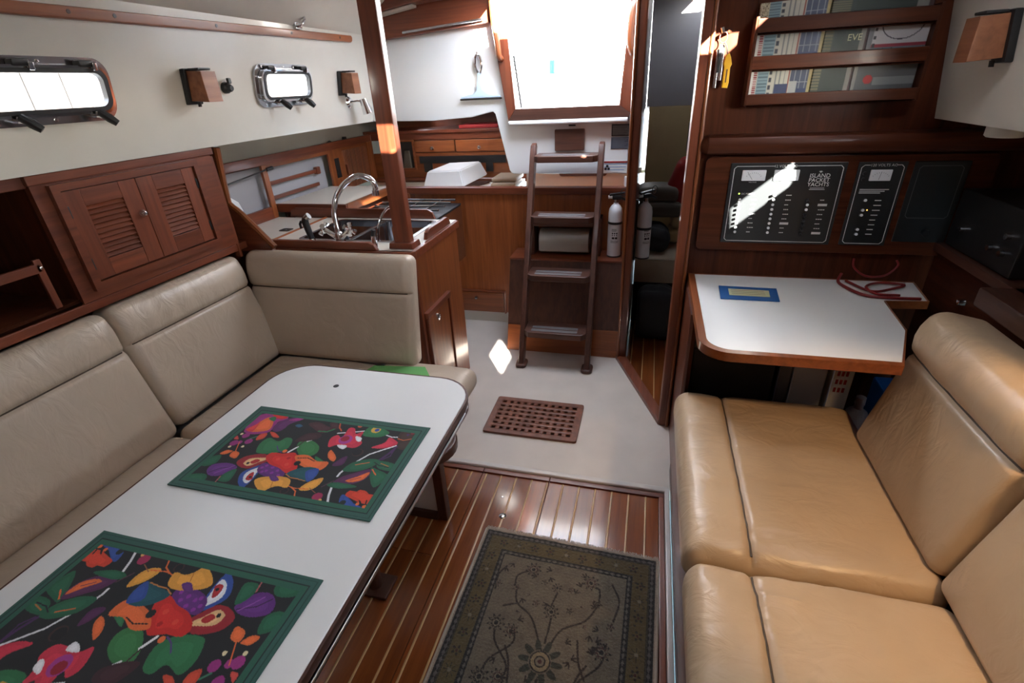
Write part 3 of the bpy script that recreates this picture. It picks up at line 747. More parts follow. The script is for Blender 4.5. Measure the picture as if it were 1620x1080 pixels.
MAT_SHAPES = [["p",[26,92,62],[[0.055,0.958],[0.054,0.88],[0.108,0.85],[0.142,0.871],[0.148,0.928],[0.101,0.957]]],["p",[26,92,62],[[0.042,0.768],[0.049,0.685],[0.094,0.644],[0.11,0.727],[0.079,0.776]]],["p",[150,40,120],[[0.066,0.339],[0.046,0.229],[0.054,0.124],[0.096,0.085],[0.141,0.067],[0.194,0.065],[0.226,0.122],[0.193,0.179],[0.205,0.272],[0.195,0.332],[0.132,0.371],[0.09,0.366]]],["p",[225,105,50],[[0.104,0.341],[0.097,0.211],[0.119,0.134],[0.162,0.174],[0.19,0.26],[0.178,0.31]]],["p",[215,60,60],[[0.069,0.324],[0.093,0.243],[0.097,0.196],[0.115,0.337]]],["p",[205,35,28],[[0.119,0.09],[0.19,0.063],[0.216,0.114],[0.175,0.139]]],["p",[40,110,66],[[0.122,0.151],[0.151,0.117],[0.169,0.178]]],["p",[90,32,90],[[0.202,0.273],[0.196,0.184],[0.238,0.106],[0.32,0.048],[0.302,0.118],[0.267,0.184],[0.261,0.264],[0.238,0.301]]],["p",[150,40,120],[[0.238,0.134],[0.32,0.048],[0.297,0.123]]],["l",[60,120,90],[[0.2,0.342],[0.167,0.39],[0.146,0.424]],0.0067],["p",[205,70,45],[[0.182,0.431],[0.17,0.366],[0.199,0.331],[0.212,0.39]]],["p",[205,70,45],[[0.208,0.311],[0.242,0.316],[0.283,0.36],[0.25,0.366]]],["c",[150,40,120],[0.106,0.396],0.0189],["c",[150,40,120],[0.089,0.498],0.02],["c",[150,40,120],[0.153,0.457],0.0189],["c",[150,40,120],[0.113,0.482],0.0133],["c",[230,215,170],[0.075,0.385],0.0078],["c",[230,215,170],[0.087,0.544],0.0078],["c",[230,215,170],[0.151,0.521],0.0078],["l",[225,105,50],[[0.11,0.477],[0.142,0.584],[0.132,0.6]],0.0044],["p",[225,105,50],[[0.077,0.63],[0.094,0.583],[0.127,0.584],[0.107,0.629]]],["p",[225,105,50],[[0.137,0.639],[0.133,0.585],[0.169,0.592],[0.178,0.652]]],["p",[200,70,60],[[0.063,0.453],[0.063,0.412],[0.09,0.452]]],["p",[95,38,120],[[0.104,0.805],[0.108,0.745],[0.173,0.709],[0.232,0.735],[0.227,0.788],[0.189,0.847],[0.14,0.854]]],["l",[30,16,40],[[0.127,0.831],[0.16,0.773],[0.222,0.734]],0.0033],["l",[150,80,170],[[0.157,0.832],[0.185,0.776],[0.214,0.73]],0.0033],["p",[26,92,62],[[0.208,0.885],[0.208,0.807],[0.241,0.755],[0.264,0.86],[0.249,0.892]]],["l",[170,90,90],[[0.21,0.93],[0.202,0.849]],0.0056],["p",[40,110,66],[[0.239,0.542],[0.22,0.452],[0.238,0.381],[0.299,0.406],[0.323,0.352],[0.362,0.363],[0.382,0.448],[0.37,0.506],[0.32,0.552],[0.263,0.564]]],["l",[80,60,120],[[0.318,0.458],[0.343,0.5],[0.371,0.521]],0.0056],["p",[50,115,62],[[0.416,0.429],[0.416,0.363],[0.47,0.349],[0.526,0.398],[0.543,0.47],[0.517,0.524],[0.464,0.513]]],["l",[225,225,228],[[0.404,0.509],[0.425,0.438]],0.01],["l",[60,28,34],[[0.421,0.435],[0.433,0.338]],0.0056],["p",[150,24,36],[[0.204,0.688],[0.219,0.615],[0.28,0.568],[0.333,0.574],[0.357,0.61],[0.33,0.67],[0.3,0.727],[0.251,0.733]]],["p",[225,185,130],[[0.243,0.689],[0.252,0.633],[0.299,0.608],[0.34,0.601],[0.308,0.661],[0.279,0.709]]],["p",[170,30,30],[[0.269,0.665],[0.287,0.627],[0.31,0.641],[0.291,0.681]]],["c",[14,14,16],[0.264,0.681],0.0078],["p",[45,75,150],[[0.308,0.87],[0.282,0.787],[0.307,0.718],[0.34,0.68],[0.361,0.772],[0.363,0.872],[0.355,0.921]]],["p",[225,225,228],[[0.321,0.844],[0.303,0.774],[0.339,0.706],[0.354,0.783],[0.356,0.87]]],["p",[170,30,36],[[0.327,0.828],[0.324,0.778],[0.337,0.76],[0.359,0.825],[0.343,0.844]]],["c",[14,14,16],[0.342,0.81],0.0067],["p",[92,34,112],[[0.336,0.721],[0.336,0.658],[0.39,0.651],[0.453,0.668],[0.486,0.74],[0.464,0.783],[0.407,0.781],[0.36,0.758]]],["c",[135,45,150],[0.352,0.704],0.0078],["c",[135,45,150],[0.365,0.676],0.0078],["c",[135,45,150],[0.401,0.686],0.0078],["c",[135,45,150],[0.386,0.726],0.0078],["c",[135,45,150],[0.42,0.737],0.0078],["c",[135,45,150],[0.437,0.708],0.0078],["c",[135,45,150],[0.459,0.749],0.0078],["c",[135,45,150],[0.371,0.743],0.0078],["p",[205,35,28],[[0.321,0.598],[0.326,0.539],[0.382,0.532],[0.443,0.506],[0.493,0.595],[0.52,0.682],[0.489,0.718],[0.432,0.68],[0.369,0.656]]],["c",[225,70,50],[0.388,0.596],0.01],["c",[225,70,50],[0.451,0.633],0.01],["c",[180,20,20],[0.433,0.568],0.0089],["c",[225,105,50],[0.382,0.502],0.0111],["p",[40,110,66],[[0.55,0.507],[0.586,0.526],[0.614,0.552],[0.578,0.56]]],["p",[225,105,50],[[0.454,0.536],[0.51,0.507],[0.576,0.551],[0.635,0.544],[0.636,0.618],[0.604,0.652],[0.54,0.63],[0.493,0.6]]],["l",[14,14,16],[[0.473,0.554],[0.523,0.536],[0.565,0.557]],0.0044],["c",[14,14,16],[0.495,0.604],0.0156],["p",[22,80,88],[[0.491,0.727],[0.518,0.656],[0.579,0.618],[0.624,0.64],[0.632,0.715],[0.613,0.763],[0.557,0.747]]],["p",[45,75,150],[[0.569,0.672],[0.604,0.625],[0.624,0.64],[0.632,0.715],[0.613,0.763]]],["l",[190,120,60],[[0.491,0.727],[0.52,0.749],[0.56,0.752],[0.6,0.759]],0.0044],["p",[222,155,60],[[0.378,0.84],[0.388,0.799],[0.426,0.775],[0.485,0.753],[0.534,0.773],[0.549,0.845],[0.505,0.847],[0.48,0.871],[0.46,0.912],[0.425,0.901]]],["l",[190,110,40],[[0.477,0.868],[0.464,0.819]],0.0033],["p",[92,40,112],[[0.417,0.756],[0.452,0.758],[0.484,0.793],[0.455,0.812]]],["p",[222,155,60],[[0.608,0.844],[0.621,0.769],[0.671,0.703],[0.677,0.786],[0.65,0.839]]],["l",[225,105,50],[[0.551,0.83],[0.582,0.84],[0.645,0.827]],0.0044],["l",[225,105,50],[[0.566,0.835],[0.6,0.864],[0.618,0.921]],0.0056],["c",[60,30,30],[0.551,0.878],0.0189],["c",[14,14,16],[0.551,0.878],0.0144],["l",[150,90,60],[[0.65,0.815],[0.691,0.85]],0.0033],["c",[160,35,80],[0.713,0.878],0.0222],["c",[225,175,100],[0.736,0.905],0.0078],["c",[150,35,70],[0.603,0.935],0.01],["l",[225,225,228],[[0.78,0.927],[0.756,0.846],[0.738,0.757]],0.01],["l",[225,225,228],[[0.729,0.669],[0.73,0.629],[0.739,0.585]],0.0089],["l",[225,225,228],[[0.757,0.517],[0.797,0.403],[0.849,0.327],[0.902,0.253]],0.0078],["l",[225,225,228],[[0.447,0.363],[0.475,0.315]],0.0078],["l",[225,225,228],[[0.559,0.218],[0.648,0.168],[0.689,0.143]],0.0067],["l",[225,225,228],[[0.799,0.157],[0.842,0.175],[0.88,0.164]],0.0067],["p",[66,28,36],[[0.363,0.151],[0.409,0.115],[0.484,0.154],[0.532,0.166],[0.48,0.245],[0.422,0.209]]],["p",[58,24,32],[[0.38,0.375],[0.41,0.269],[0.476,0.252],[0.489,0.308],[0.429,0.371]]],["l",[40,110,66],[[0.454,0.226],[0.5,0.219],[0.528,0.167]],0.0089],["p",[64,28,34],[[0.473,0.105],[0.515,0.099],[0.544,0.162],[0.502,0.162]]],["l",[200,80,40],[[0.522,0.076],[0.543,0.148],[0.567,0.182]],0.0067],["p",[205,45,70],[[0.573,0.389],[0.547,0.293],[0.567,0.238],[0.599,0.262],[0.594,0.139],[0.624,0.132],[0.653,0.194],[0.681,0.154],[0.691,0.235],[0.72,0.296],[0.702,0.354],[0.653,0.358],[0.609,0.348]]],["c",[165,55,140],[0.625,0.277],0.0333],["c",[150,16,40],[0.619,0.268],0.0211],["p",[225,225,228],[[0.607,0.351],[0.654,0.34],[0.656,0.383],[0.633,0.383]]],["p",[225,225,228],[[0.661,0.221],[0.696,0.231],[0.704,0.276],[0.683,0.273]]],["p",[40,110,66],[[0.692,0.2],[0.692,0.088],[0.728,0.053],[0.779,0.095],[0.816,0.132],[0.775,0.198]]],["c",[215,170,70],[0.737,0.115],0.0244],["c",[40,70,150],[0.744,0.116],0.0122],["c",[190,80,50],[0.641,0.094],0.0122],["p",[62,36,28],[[0.884,0.213],[0.867,0.107],[0.9,0.062],[0.946,0.079],[0.957,0.161],[0.922,0.2]]],["l",[225,105,50],[[0.878,0.184],[0.909,0.194],[0.954,0.157]],0.0044],["c",[130,30,40],[0.932,0.098],0.01],["c",[70,40,90],[0.913,0.123],0.0078],["p",[58,38,30],[[0.89,0.214],[0.964,0.185],[0.953,0.291],[0.908,0.294]]],["p",[205,45,70],[[0.78,0.326],[0.826,0.254],[0.832,0.184],[0.885,0.22],[0.887,0.264],[0.836,0.319]]],["l",[70,28,84],[[0.899,0.275],[0.883,0.372],[0.859,0.459]],0.0111],["l",[70,28,84],[[0.897,0.305],[0.899,0.39],[0.874,0.44]],0.0067],["p",[26,92,62],[[0.731,0.608],[0.748,0.515],[0.813,0.452],[0.864,0.45],[0.851,0.529],[0.797,0.594]]],["p",[26,92,62],[[0.863,0.456],[0.948,0.467],[0.948,0.539],[0.881,0.53]]],["p",[26,92,62],[[0.851,0.54],[0.886,0.546],[0.953,0.588],[0.945,0.659],[0.922,0.719],[0.878,0.637]]],["l",[225,105,50],[[0.77,0.531],[0.825,0.488]],0.0044],["l",[225,105,50],[[0.863,0.554],[0.893,0.599]],0.0056],["l",[180,110,50],[[0.881,0.479],[0.924,0.498]],0.0044],["l",[26,12,34],[[0.849,0.479],[0.878,0.503],[0.927,0.509]],0.0044],["p",[86,30,76],[[0.731,0.733],[0.75,0.668],[0.793,0.613],[0.854,0.553],[0.866,0.634],[0.828,0.712],[0.783,0.728]]],["p",[225,105,50],[[0.78,0.698],[0.816,0.646],[0.859,0.582],[0.854,0.66],[0.815,0.702]]],["l",[86,30,76],[[0.799,0.687],[0.837,0.647]],0.0033],["p",[26,92,62],[[0.707,0.752],[0.76,0.722],[0.849,0.735],[0.79,0.774],[0.74,0.779]]],["l",[80,44,60],[[0.697,0.787],[0.727,0.717]],0.0056],["p",[45,75,150],[[0.819,0.886],[0.812,0.822],[0.846,0.841],[0.888,0.881],[0.945,0.91],[0.901,0.917],[0.848,0.917]]],["p",[210,60,34],[[0.826,0.824],[0.833,0.78],[0.862,0.779],[0.873,0.761],[0.903,0.762],[0.925,0.784],[0.956,0.782],[0.968,0.83],[0.951,0.865],[0.913,0.869],[0.867,0.848]]],["l",[14,14,16],[[0.869,0.854],[0.886,0.876]],0.0056],["l",[14,14,16],[[0.902,0.851],[0.919,0.879]],0.0056],["l",[14,14,16],[[0.932,0.84],[0.938,0.879]],0.0056],["c",[225,105,50],[0.939,0.894],0.0089],["c",[225,105,50],[0.903,0.881],0.0078],["c",[26,36,36],[0.838,0.89],0.0133],["p",[225,105,50],[[0.6,0.465],[0.6,0.417],[0.649,0.479],[0.657,0.529],[0.627,0.514]]],["p",[80,28,76],[[0.662,0.562],[0.681,0.48],[0.702,0.458],[0.711,0.542],[0.683,0.574]]],["c",[58,32,30],[0.736,0.402],0.0267],["c",[14,14,16],[0.731,0.399],0.0222],["p",[30,80,110],[[0.302,0.192],[0.317,0.167],[0.344,0.187],[0.33,0.212]]],["c",[230,220,180],[0.062,0.077],0.0078]]
def mat_colours(nx=420, ny=252):
    w, h = 0.520, 0.316
    uu, vv = raster(1.0, 1.0, nx, ny)
    col = np.zeros((ny, nx, 3)); col[:] = s2l((22, 22, 24))
    rng = np.random.default_rng(3)
    for s in MAT_SHAPES:
        c = s2l(s[1])
        if s[0] == 'p':
            q = s[2]; n_ = len(q); sm = []
            for i_ in range(n_):
                p0, p1, p2, p3 = (np.array(q[(i_ + k_) % n_]) for k_ in (-1, 0, 1, 2))
                for t_ in (0.0, 0.25, 0.5, 0.75): sm.append(tuple(0.5 * (2 * p1 + (p2 - p0) * t_ + (2 * p0 - 5 * p1 + 4 * p2 - p3) * t_ ** 2 + (3 * p1 - p0 - 3 * p2 + p3) * t_ ** 3)))
            s = [s[0], s[1], sm]
            m = inpoly(uu, vv, s[2]); put(col, m, c)
            cx = sum(p[0] for p in s[2]) / len(s[2]); cy = sum(p[1] for p in s[2]) / len(s[2])
            inner = inpoly(cx + (uu - cx) / 0.62, cy + (vv - cy) / 0.62, s[2])
            if max(s[1]) < 235: put(col, inner & m, tuple(min(1, q * 1.14 + 0.004) for q in c))
        elif s[0] == 'c':
            put(col, np.hypot(uu - s[2][0], (vv - s[2][1]) * h / w) < s[3], c)
        else:
            for a, b in zip(s[2], s[2][1:]):
                put(col, segd(uu, vv * h / w, (a[0], a[1] * h / w), (b[0], b[1] * h / w)) < s[3] / 2, c)
    # border: two green bands with a dark stitched line between
    d = np.minimum(np.minimum(uu * w, (1 - uu) * w), np.minimum(vv * h, (1 - vv) * h))
    g = s2l((46, 88, 78)); g2 = s2l((38, 92, 72))
    put(col, d < 0.029, g2); put(col, d < 0.0165, g)
    put(col, (d > 0.0155) & (d < 0.0185), s2l((14, 34, 32)))
    put(col, (d > 0.006) & (d < 0.0075), s2l((24, 66, 56)))
    col *= (1 + 0.16 * (rng.random((ny, nx, 1)) - 0.5))
    return col
_mc = mat_colours()
def mat_place(u, v, z):
    return (u - 0.26, -(v - 0.158), z + 0.0012 * noise.noise(Vector((u * 9, v * 9, 0.3))) * (1 if z > 0 else 0))
_mm = grid_mesh('placemat', 0.520, 0.316, _mc, 0.0022, M['print'], mat_place)
for x, y, rz, lab in ((-0.760, 0.778, 0.0, 'floral placemat with green border at the far end of the table'), (-0.776, 0.322, PI - 0.004, 'floral placemat with green border cut off by the lower picture edge')):
    o = bpy.data.objects.new('placemat', _mm); COL.objects.link(o)
    o.location = (x, y, 0.7208); o.rotation_euler = (0, 0, rz)
    o['label'] = lab; o['category'] = 'placemat'; o['group'] = 'placemats on the saloon table'

# ---- rug
RUG = [[[0.216,0.14,0.0208],[0.415,0.146,0.0208],[0.306,0.278,0.0194],[0.309,0.191,0.0139],[0.176,0.221,0.0104],[0.446,0.217,0.0104],[0.146,0.353,0.0222],[0.474,0.366,0.0222],[0.198,0.503,0.0181],[0.355,0.188,0.0083],[0.263,0.18,0.0083],[0.252,0.261,0.009],[0.362,0.261,0.009],[0.223,0.237,0.0042],[0.395,0.239,0.0042],[0.112,0.219,0.0097],[0.492,0.283,0.0097],[0.201,0.302,0.0056],[0.416,0.301,0.0056]],[[[0.178,0.231],[0.194,0.274],[0.249,0.31],[0.291,0.383]],[[0.194,0.274],[0.152,0.293]],[[0.447,0.222],[0.414,0.282],[0.35,0.325],[0.322,0.384]],[[0.31,0.301],[0.308,0.379]],[[0.202,0.349],[0.213,0.401],[0.157,0.465],[0.144,0.531]],[[0.401,0.349],[0.414,0.413],[0.436,0.455]],[[0.211,0.143],[0.169,0.173],[0.169,0.212]],[[0.417,0.156],[0.445,0.166],[0.448,0.207]],[[0.312,0.211],[0.302,0.259]],[[0.484,0.136],[0.511,0.192],[0.499,0.263]],[[0.122,0.149],[0.103,0.188],[0.108,0.241]]],[0.305,0.426]]
def rug_colours(nx=300, ny=420):
    w, h = 0.630, 0.870
    uu, vv = raster(w, h, nx, ny)
    col = np.zeros((ny, nx, 3))
    FIELD, GOLD, DARK, BRN, RED, PALE = (s2l(c) for c in ((100, 90, 75), (84, 71, 40), (24, 22, 22), (40, 31, 27), (66, 30, 30), (112, 102, 86)))
    col[:] = FIELD
    rng = np.random.default_rng(5)
    def flower(a, b, r, c1, c2, n=8):
        rr = np.hypot(uu - a, vv - b); th = np.arctan2(vv - b, uu - a)
        R = r * (0.72 + 0.28 * np.cos(n * th))
        put(col, rr < R, c1); put(col, rr < R * 0.78, FIELD); put(col, (rr < R * 0.62), c2); put(col, rr < r * 0.36, PALE); put(col, rr < r * 0.24, c1)
    ds, vs_, med = RUG
    for l in vs_:
        for mu in (0, 1):
            for mv in (0, 1):
                q = [((w - p[0]) if mu else p[0], (h - p[1]) if mv else p[1]) for p in l]
                if mu and not mv: continue
                sp = spline([(p[0], p[1], 0) for p in q], 5)
                for p, p2 in zip(sp, sp[1:]): put(col, segd(uu, vv, (p.x, p.y), (p2.x, p2.y)) < 0.0030, BRN)
    for a, b, r in ds:
        r *= 1.35
        for mv in (0, 1):
            bb = h - b if mv else b
            if mv and abs(bb - med[1]) < 0.05: continue
            flower(a, bb, r, DARK if r > 0.008 else BRN, RED if int(a * 100) % 2 else BRN, 9 if r > 0.015 else 5)
    # leaf sprays
    for k in range(46):
        a, b = 0.12 + 0.39 * rng.random(), 0.13 + 0.62 * rng.random(); an = rng.random() * 6.28
        for j in range(3):
            e = (a + 0.016 * math.cos(an + j * 0.7), b + 0.016 * math.sin(an + j * 0.7)); put(col, segd(uu, vv, (a, b), e) < 0.0022, BRN)
    # medallion
    ma, mb = med[0], 0.435
    rr = np.hypot(uu - ma, vv - mb); th = np.arctan2(vv - mb, uu - ma)
    put(col, (rr < 0.066 * np.abs(np.cos(5 * th)) ** 0.6) & (rr > 0.034), s2l((46, 48, 40)))
    put(col, rr < 0.031, DARK); put(col, rr < 0.027, s2l((128, 112, 84))); put(col, rr < 0.017, DARK); put(col, rr < 0.013, PALE); put(col, rr < 0.006, RED)
    # borders
    d = np.minimum(np.minimum(uu, w - uu), np.minimum(vv, h - vv))
    s_along = np.where(np.minimum(uu, w - uu) < np.minimum(vv, h - vv), vv, uu)
    put(col, d < 0.103, DARK)
    z = (np.abs(((s_along / 0.02) % 1) - 0.5) * 2)
    put(col, (d < 0.1005) & (d > 0.088) & (np.abs((d - 0.094) / 0.006) < z * 0.8), s2l((92, 86, 80)))
    put(col, d < 0.084, GOLD)
    def star(a, b, r):
        rr = np.hypot(uu - a, vv - b); th = np.arctan2(vv - b, uu - a)
        put(col, (rr < r) & (np.abs(np.sin(4 * th)) * rr < 0.0032), DARK); put(col, rr < r * 0.3, PALE)
    def blob(a, b, r, k):
        rr = np.hypot(uu - a, vv - b); th = np.arctan2(vv - b, uu - a)
        put(col, rr < r * (0.7 + 0.3 * np.cos(5 * th + k)), BRN); put(col, rr < r * 0.45, GOLD); put(col, rr < r * 0.25, RED)
    def run(f, n):
        for k in range(n):
            a, b = f((k + 0.5) / n)
            (star if k % 3 == 1 else blob)(a, b, *((0.021,) if k % 3 == 1 else (0.017, k)))
    run(lambda q: (0.055 + q * (w - 0.11), 0.057), 9); run(lambda q: (0.055 + q * (w - 0.11), h - 0.057), 9)
    run(lambda q: (0.057, 0.09 + q * (h - 0.18)), 12); run(lambda q: (w - 0.057, 0.09 + q * (h - 0.18)), 12)
    for k in range(160):
        a, b = rng.random() * w, rng.random() * h
        if 0.034 < min(a, w - a, b, h - b) < 0.082: put(col, np.hypot(uu - a, vv - b) < 0.0035, BRN)
    put(col, d < 0.032, DARK)
    put(col, (d < 0.0295) & (d > 0.013) & (np.abs((d - 0.021) / 0.008) < z * 0.75), s2l((86, 80, 78)))
    put(col, (d < 0.0305) & (d > 0.0285), s2l((70, 60, 44)))
    put(col, d < 0.010, s2l((150, 134, 118)))
    col *= (0.78 + 0.44 * rng.random((ny, nx, 1)))
    blot = np.array([[noise.noise(Vector((i * 0.06, j * 0.06, 2))) for i in range(0, nx, 4)] for j in range(0, ny, 4)])
    col *= 1 + 0.22 * np.kron(blot, np.ones((4, 4)))[:ny, :nx, None]
    return col
def rug_place(u, v, z):
    return (u - 0.315, -(v - 0.435), z + (0.0012 * noise.noise(Vector((u * 160, v * 160, 0))) + 0.0025 * noise.noise(Vector((u * 7, v * 7, 4))) if z > 0 else 0))
_rm = grid_mesh('rug', 0.630, 0.870, rug_colours(), 0.009, M['pile'], rug_place)
rug = bpy.data.objects.new('rug', _rm); COL.objects.link(rug)
rug.location = (-0.1935, 0.820, 0.0008); rug.rotation_euler = (0, 0, -0.021)
ORG[rug.name] = Vector((0, 0, 0))
rug['label'] = 'small oriental rug with olive border and floral field on the teak floor'; rug['category'] = 'rug'
bm = B()
for k in range(150):
    u = -0.313 + 0.626 * k / 149
    L = 0.012 + 0.006 * random.random()
    tube(bm, [(u, 0.434, 0.007), (u + 0.002 * (random.random() - 0.5), 0.434 + L * 0.6, 0.0045), (u + 0.004 * (random.random() - 0.5), 0.434 + L, 0.0015)], 0.0014, 4)
fo = part('fringe', bm, M['fringe'], rug, kind='stuff')
bm = B()
for sx in (-1, 1):
    bm = B(); tube(bm, [(sx * 0.314, -0.43 + 0.86 * k / 40, 0.005 + 0.0006 * random.random()) for k in range(41)], 0.0055, 8); part('selvedge', bm, M['fringe'], rug)

# ---- teak grating in the galley sole
t = thing('floor_grate', 'square holed teak grating let into the galley sole', 'grate', (-0.465, 1.957, 0.012))
part('rim', ring(B(), rrect(-0.692, -0.238, 1.808, 2.108, 0.012, 3), rrect(-0.665, -0.265, 1.832, 2.084, 0.004, 3), 'z', 0.012, 0.024), M['grate'], t)
part('hole_shade', box(B(), -0.668, -0.262, 1.829, 2.087, 0.0121, 0.0128), M['deep'], t)  # thin near-black sheet standing for the shade in the holes
nx_, ny_ = 11, 7
px, py = 0.400 / nx_, 0.252 / ny_
for i in range(nx_ + 1):
    x = -0.665 + px * i
    w = 0.0105 if 0 < i < nx_ else 0.007
    part('slat', box(B(), x - w, x + w, 1.830, 2.086, 0.0126, 0.0232), M['grate'], t)
for j in range(ny_ + 1):
    y = 1.832 + py * j
    w = 0.0100 if 0 < j < ny_ else 0.006
    part('cross_slat', box(B(), -0.667, -0.263, y - w, y + w, 0.0126, 0.0234), M['grate'], t)

# ---- louvred locker
XL = -1.72
t = thing('louvred_locker', 'reddish wooden locker with two louvred doors on the port side', 'locker', (-1.9, 1.4, 0.94))
fr = [(1.062, 0.940), (1.735, 0.940), (1.735, 1.332), (1.062, 1.332)]
part('face_frame', ring(B(), fr, [(1.125, 0.990), (1.630, 0.990), (1.630, 1.282), (1.125, 1.282)], 'x', XL - 0.02, XL), M['mah_y'], t)
part('moulding', ring(B(), [(1.104, 0.968), (1.648, 0.968), (1.648, 1.300), (1.104, 1.300)], [(1.128, 0.993), (1.627, 0.993), (1.627, 1.279), (1.128, 1.279)], 'x', XL, XL + 0.016), M['mah_y'], t)
part('top_moulding', box(B(), XL - 0.01, XL + 0.010, 1.055, 1.745, 1.306, 1.334, 0.004), M['mah_y'], t)
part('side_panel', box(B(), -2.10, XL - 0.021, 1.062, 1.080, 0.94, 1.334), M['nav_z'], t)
part('back_panel', box(B(), -1.80, -1.79, 1.08, 1.735, 0.94, 1.334), M['deep'], t)  # near-black so the gaps between slats read as shade
for (a, b, la, lb, hy) in ((1.131, 1.3785, 1.187, 1.315, 1.131), (1.3805, 1.624, 1.444, 1.570, 1.624)):
    d = part('door', box(B(), XL - 0.012, XL + 0.008, a, la, 0.996, 1.276, 0.002), M['mah_z'], t)
    part('stile', box(B(), XL - 0.012, XL + 0.008, lb, b, 0.996, 1.276, 0.002), M['mah_z'], d)
    part('rail', box(B(), XL - 0.012, XL + 0.0075, la, lb, 1.224, 1.276, 0.002), M['mah_y'], d)
    part('rail', box(B(), XL - 0.012, XL + 0.0075, la, lb, 0.996, 1.053, 0.002), M['mah_y'], d)
    n = 11
    for k in range(n):
        z = 1.053 + 0.171 * (k + 0.5) / n
        bm = B(); prism(bm, [(XL - 0.004, z + 0.0085), (XL + 0.0065, z - 0.0040), (XL + 0.0045, z - 0.0058), (XL - 0.0060, z + 0.0067)], 'y', la, lb); part('slat', bm, M['mah_y'], d)
    for zh in (1.05, 1.215):
        part('hinge', box(B(), XL + 0.006, XL + 0.011, hy - 0.004, hy + 0.004, zh - 0.018, zh + 0.018), M['black'], d)
bm = B(); lathe(bm, [(0.0, 0.018), (0.007, 0.016), (0.011, 0.009), (0.013, 0.002), (0.013, 0.0)], (XL + 0.008, 1.358, 1.160), (1, 0, 0), 16); part('knob', bm, M['chrome'], t)

# open shelf forward of it, and the sloping partition to the galley
t = thing('open_shelf', 'shade-darkened open shelf with a fiddle rail at the left picture edge', 'shelf', (-1.9, 0.3, 0.94))
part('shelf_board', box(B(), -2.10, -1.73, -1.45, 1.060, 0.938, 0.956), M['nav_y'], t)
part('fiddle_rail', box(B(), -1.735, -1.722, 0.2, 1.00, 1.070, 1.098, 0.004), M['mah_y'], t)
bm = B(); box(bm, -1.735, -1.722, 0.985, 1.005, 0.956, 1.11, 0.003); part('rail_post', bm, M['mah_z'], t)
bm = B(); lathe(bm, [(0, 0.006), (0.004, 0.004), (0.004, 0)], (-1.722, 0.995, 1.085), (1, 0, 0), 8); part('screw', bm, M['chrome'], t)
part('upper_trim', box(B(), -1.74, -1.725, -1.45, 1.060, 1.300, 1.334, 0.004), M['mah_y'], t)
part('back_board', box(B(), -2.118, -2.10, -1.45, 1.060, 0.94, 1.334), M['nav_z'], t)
bm = B(); prism(bm, [(-2.11, 0.886), (-1.600, 0.886), (-1.612, 0.912), (-1.725, 1.043), (-1.772, 1.078), (-1.780, 1.095), (-1.757, 1.328), (-2.11, 1.334)], 'y', 1.800, 1.822, 0.004)
pt = thing('galley_partition', 'wooden partition with sloping front edge between locker and galley', 'partition', (-1.85, 1.81, 0.886)); part('panel', bm, M['mah_x'], pt)
bm = B(); prism(bm, [(-1.745, 1.30), (-1.722, 1.30), (-1.722, 0.88), (-1.745, 0.88)], 'y', 1.736, 1.748); part('end_stile', bm, M['mah_z'], pt)
bm = B(); tube(bm, spline([(-1.597, 1.811, 0.905), (-1.722, 1.811, 1.048), (-1.766, 1.811, 1.086), (-1.775, 1.811, 1.12), (-1.752, 1.811, 1.325)], 6), 0.014, 8); part('edge_trim', bm, M['teak_z'], pt)
bm = B(); lathe(bm, [(0, 0.012), (0.010, 0.010), (0.012, 0.0)], (-1.735, 1.795, 1.333), (0, -0.5, 1), 12); part('cap', bm, M['white_p'], pt)

# ---- wall lamps
def wall_lamp(y, W, label):
    t = thing('wall_lamp', label, 'lamp', W(y, 1.49, 0.0), 'wooden wall lamps')
    def mk(bm): return xf(bm, lambda c: W(y + c.y, c.z, c.x))
    part('back_plate', mk(box(B(), 0.0, 0.020, -0.034, 0.030, 1.488, 1.606, 0.004)), M['black'], t)
    part('shade', mk(prism(B(), [(0.020, 1.500), (0.098, 1.494), (0.083, 1.594), (0.020, 1.598)], 'y', -0.024, 0.046, 0.003)), M['lampwood'], t)
    part('shade_top', mk(box(B(), 0.022, 0.070, -0.018, 0.040, 1.599, 1.606, 0.002)), M['black'], t)
    part('switch', mk(tube(B(), [(0.03, 0.0, 1.495), (0.03, 0.0, 1.480)], 0.006, 8)), M['black'], t)
    return t
wall_lamp(1.69, WL, 'square wooden wall lamp between the two chrome portlights')
wall_lamp(2.71, WL, 'square wooden wall lamp beside the tall wooden post')
wall_lamp(1.735, WR, 'square wooden wall lamp in shade at the upper right corner')
bm = B(); lathe(bm, [(0, 0.034), (0.010, 0.034), (0.014, 0.028), (0.014, 0.020), (0.020, 0.014), (0.022, 0.0)], WL(1.862, 1.542), (1, 0.0, -0.1), 14)
box(bm, WL(1.862, 1.57)[0] + 0.018, WL(1.862, 1.57)[0] + 0.030, 1.854, 1.870, 1.555, 1.575, 0.003)
one('fan_bracket', bm, M['black'], 'small black knob on the cabin side beside a wooden lamp', 'bracket')

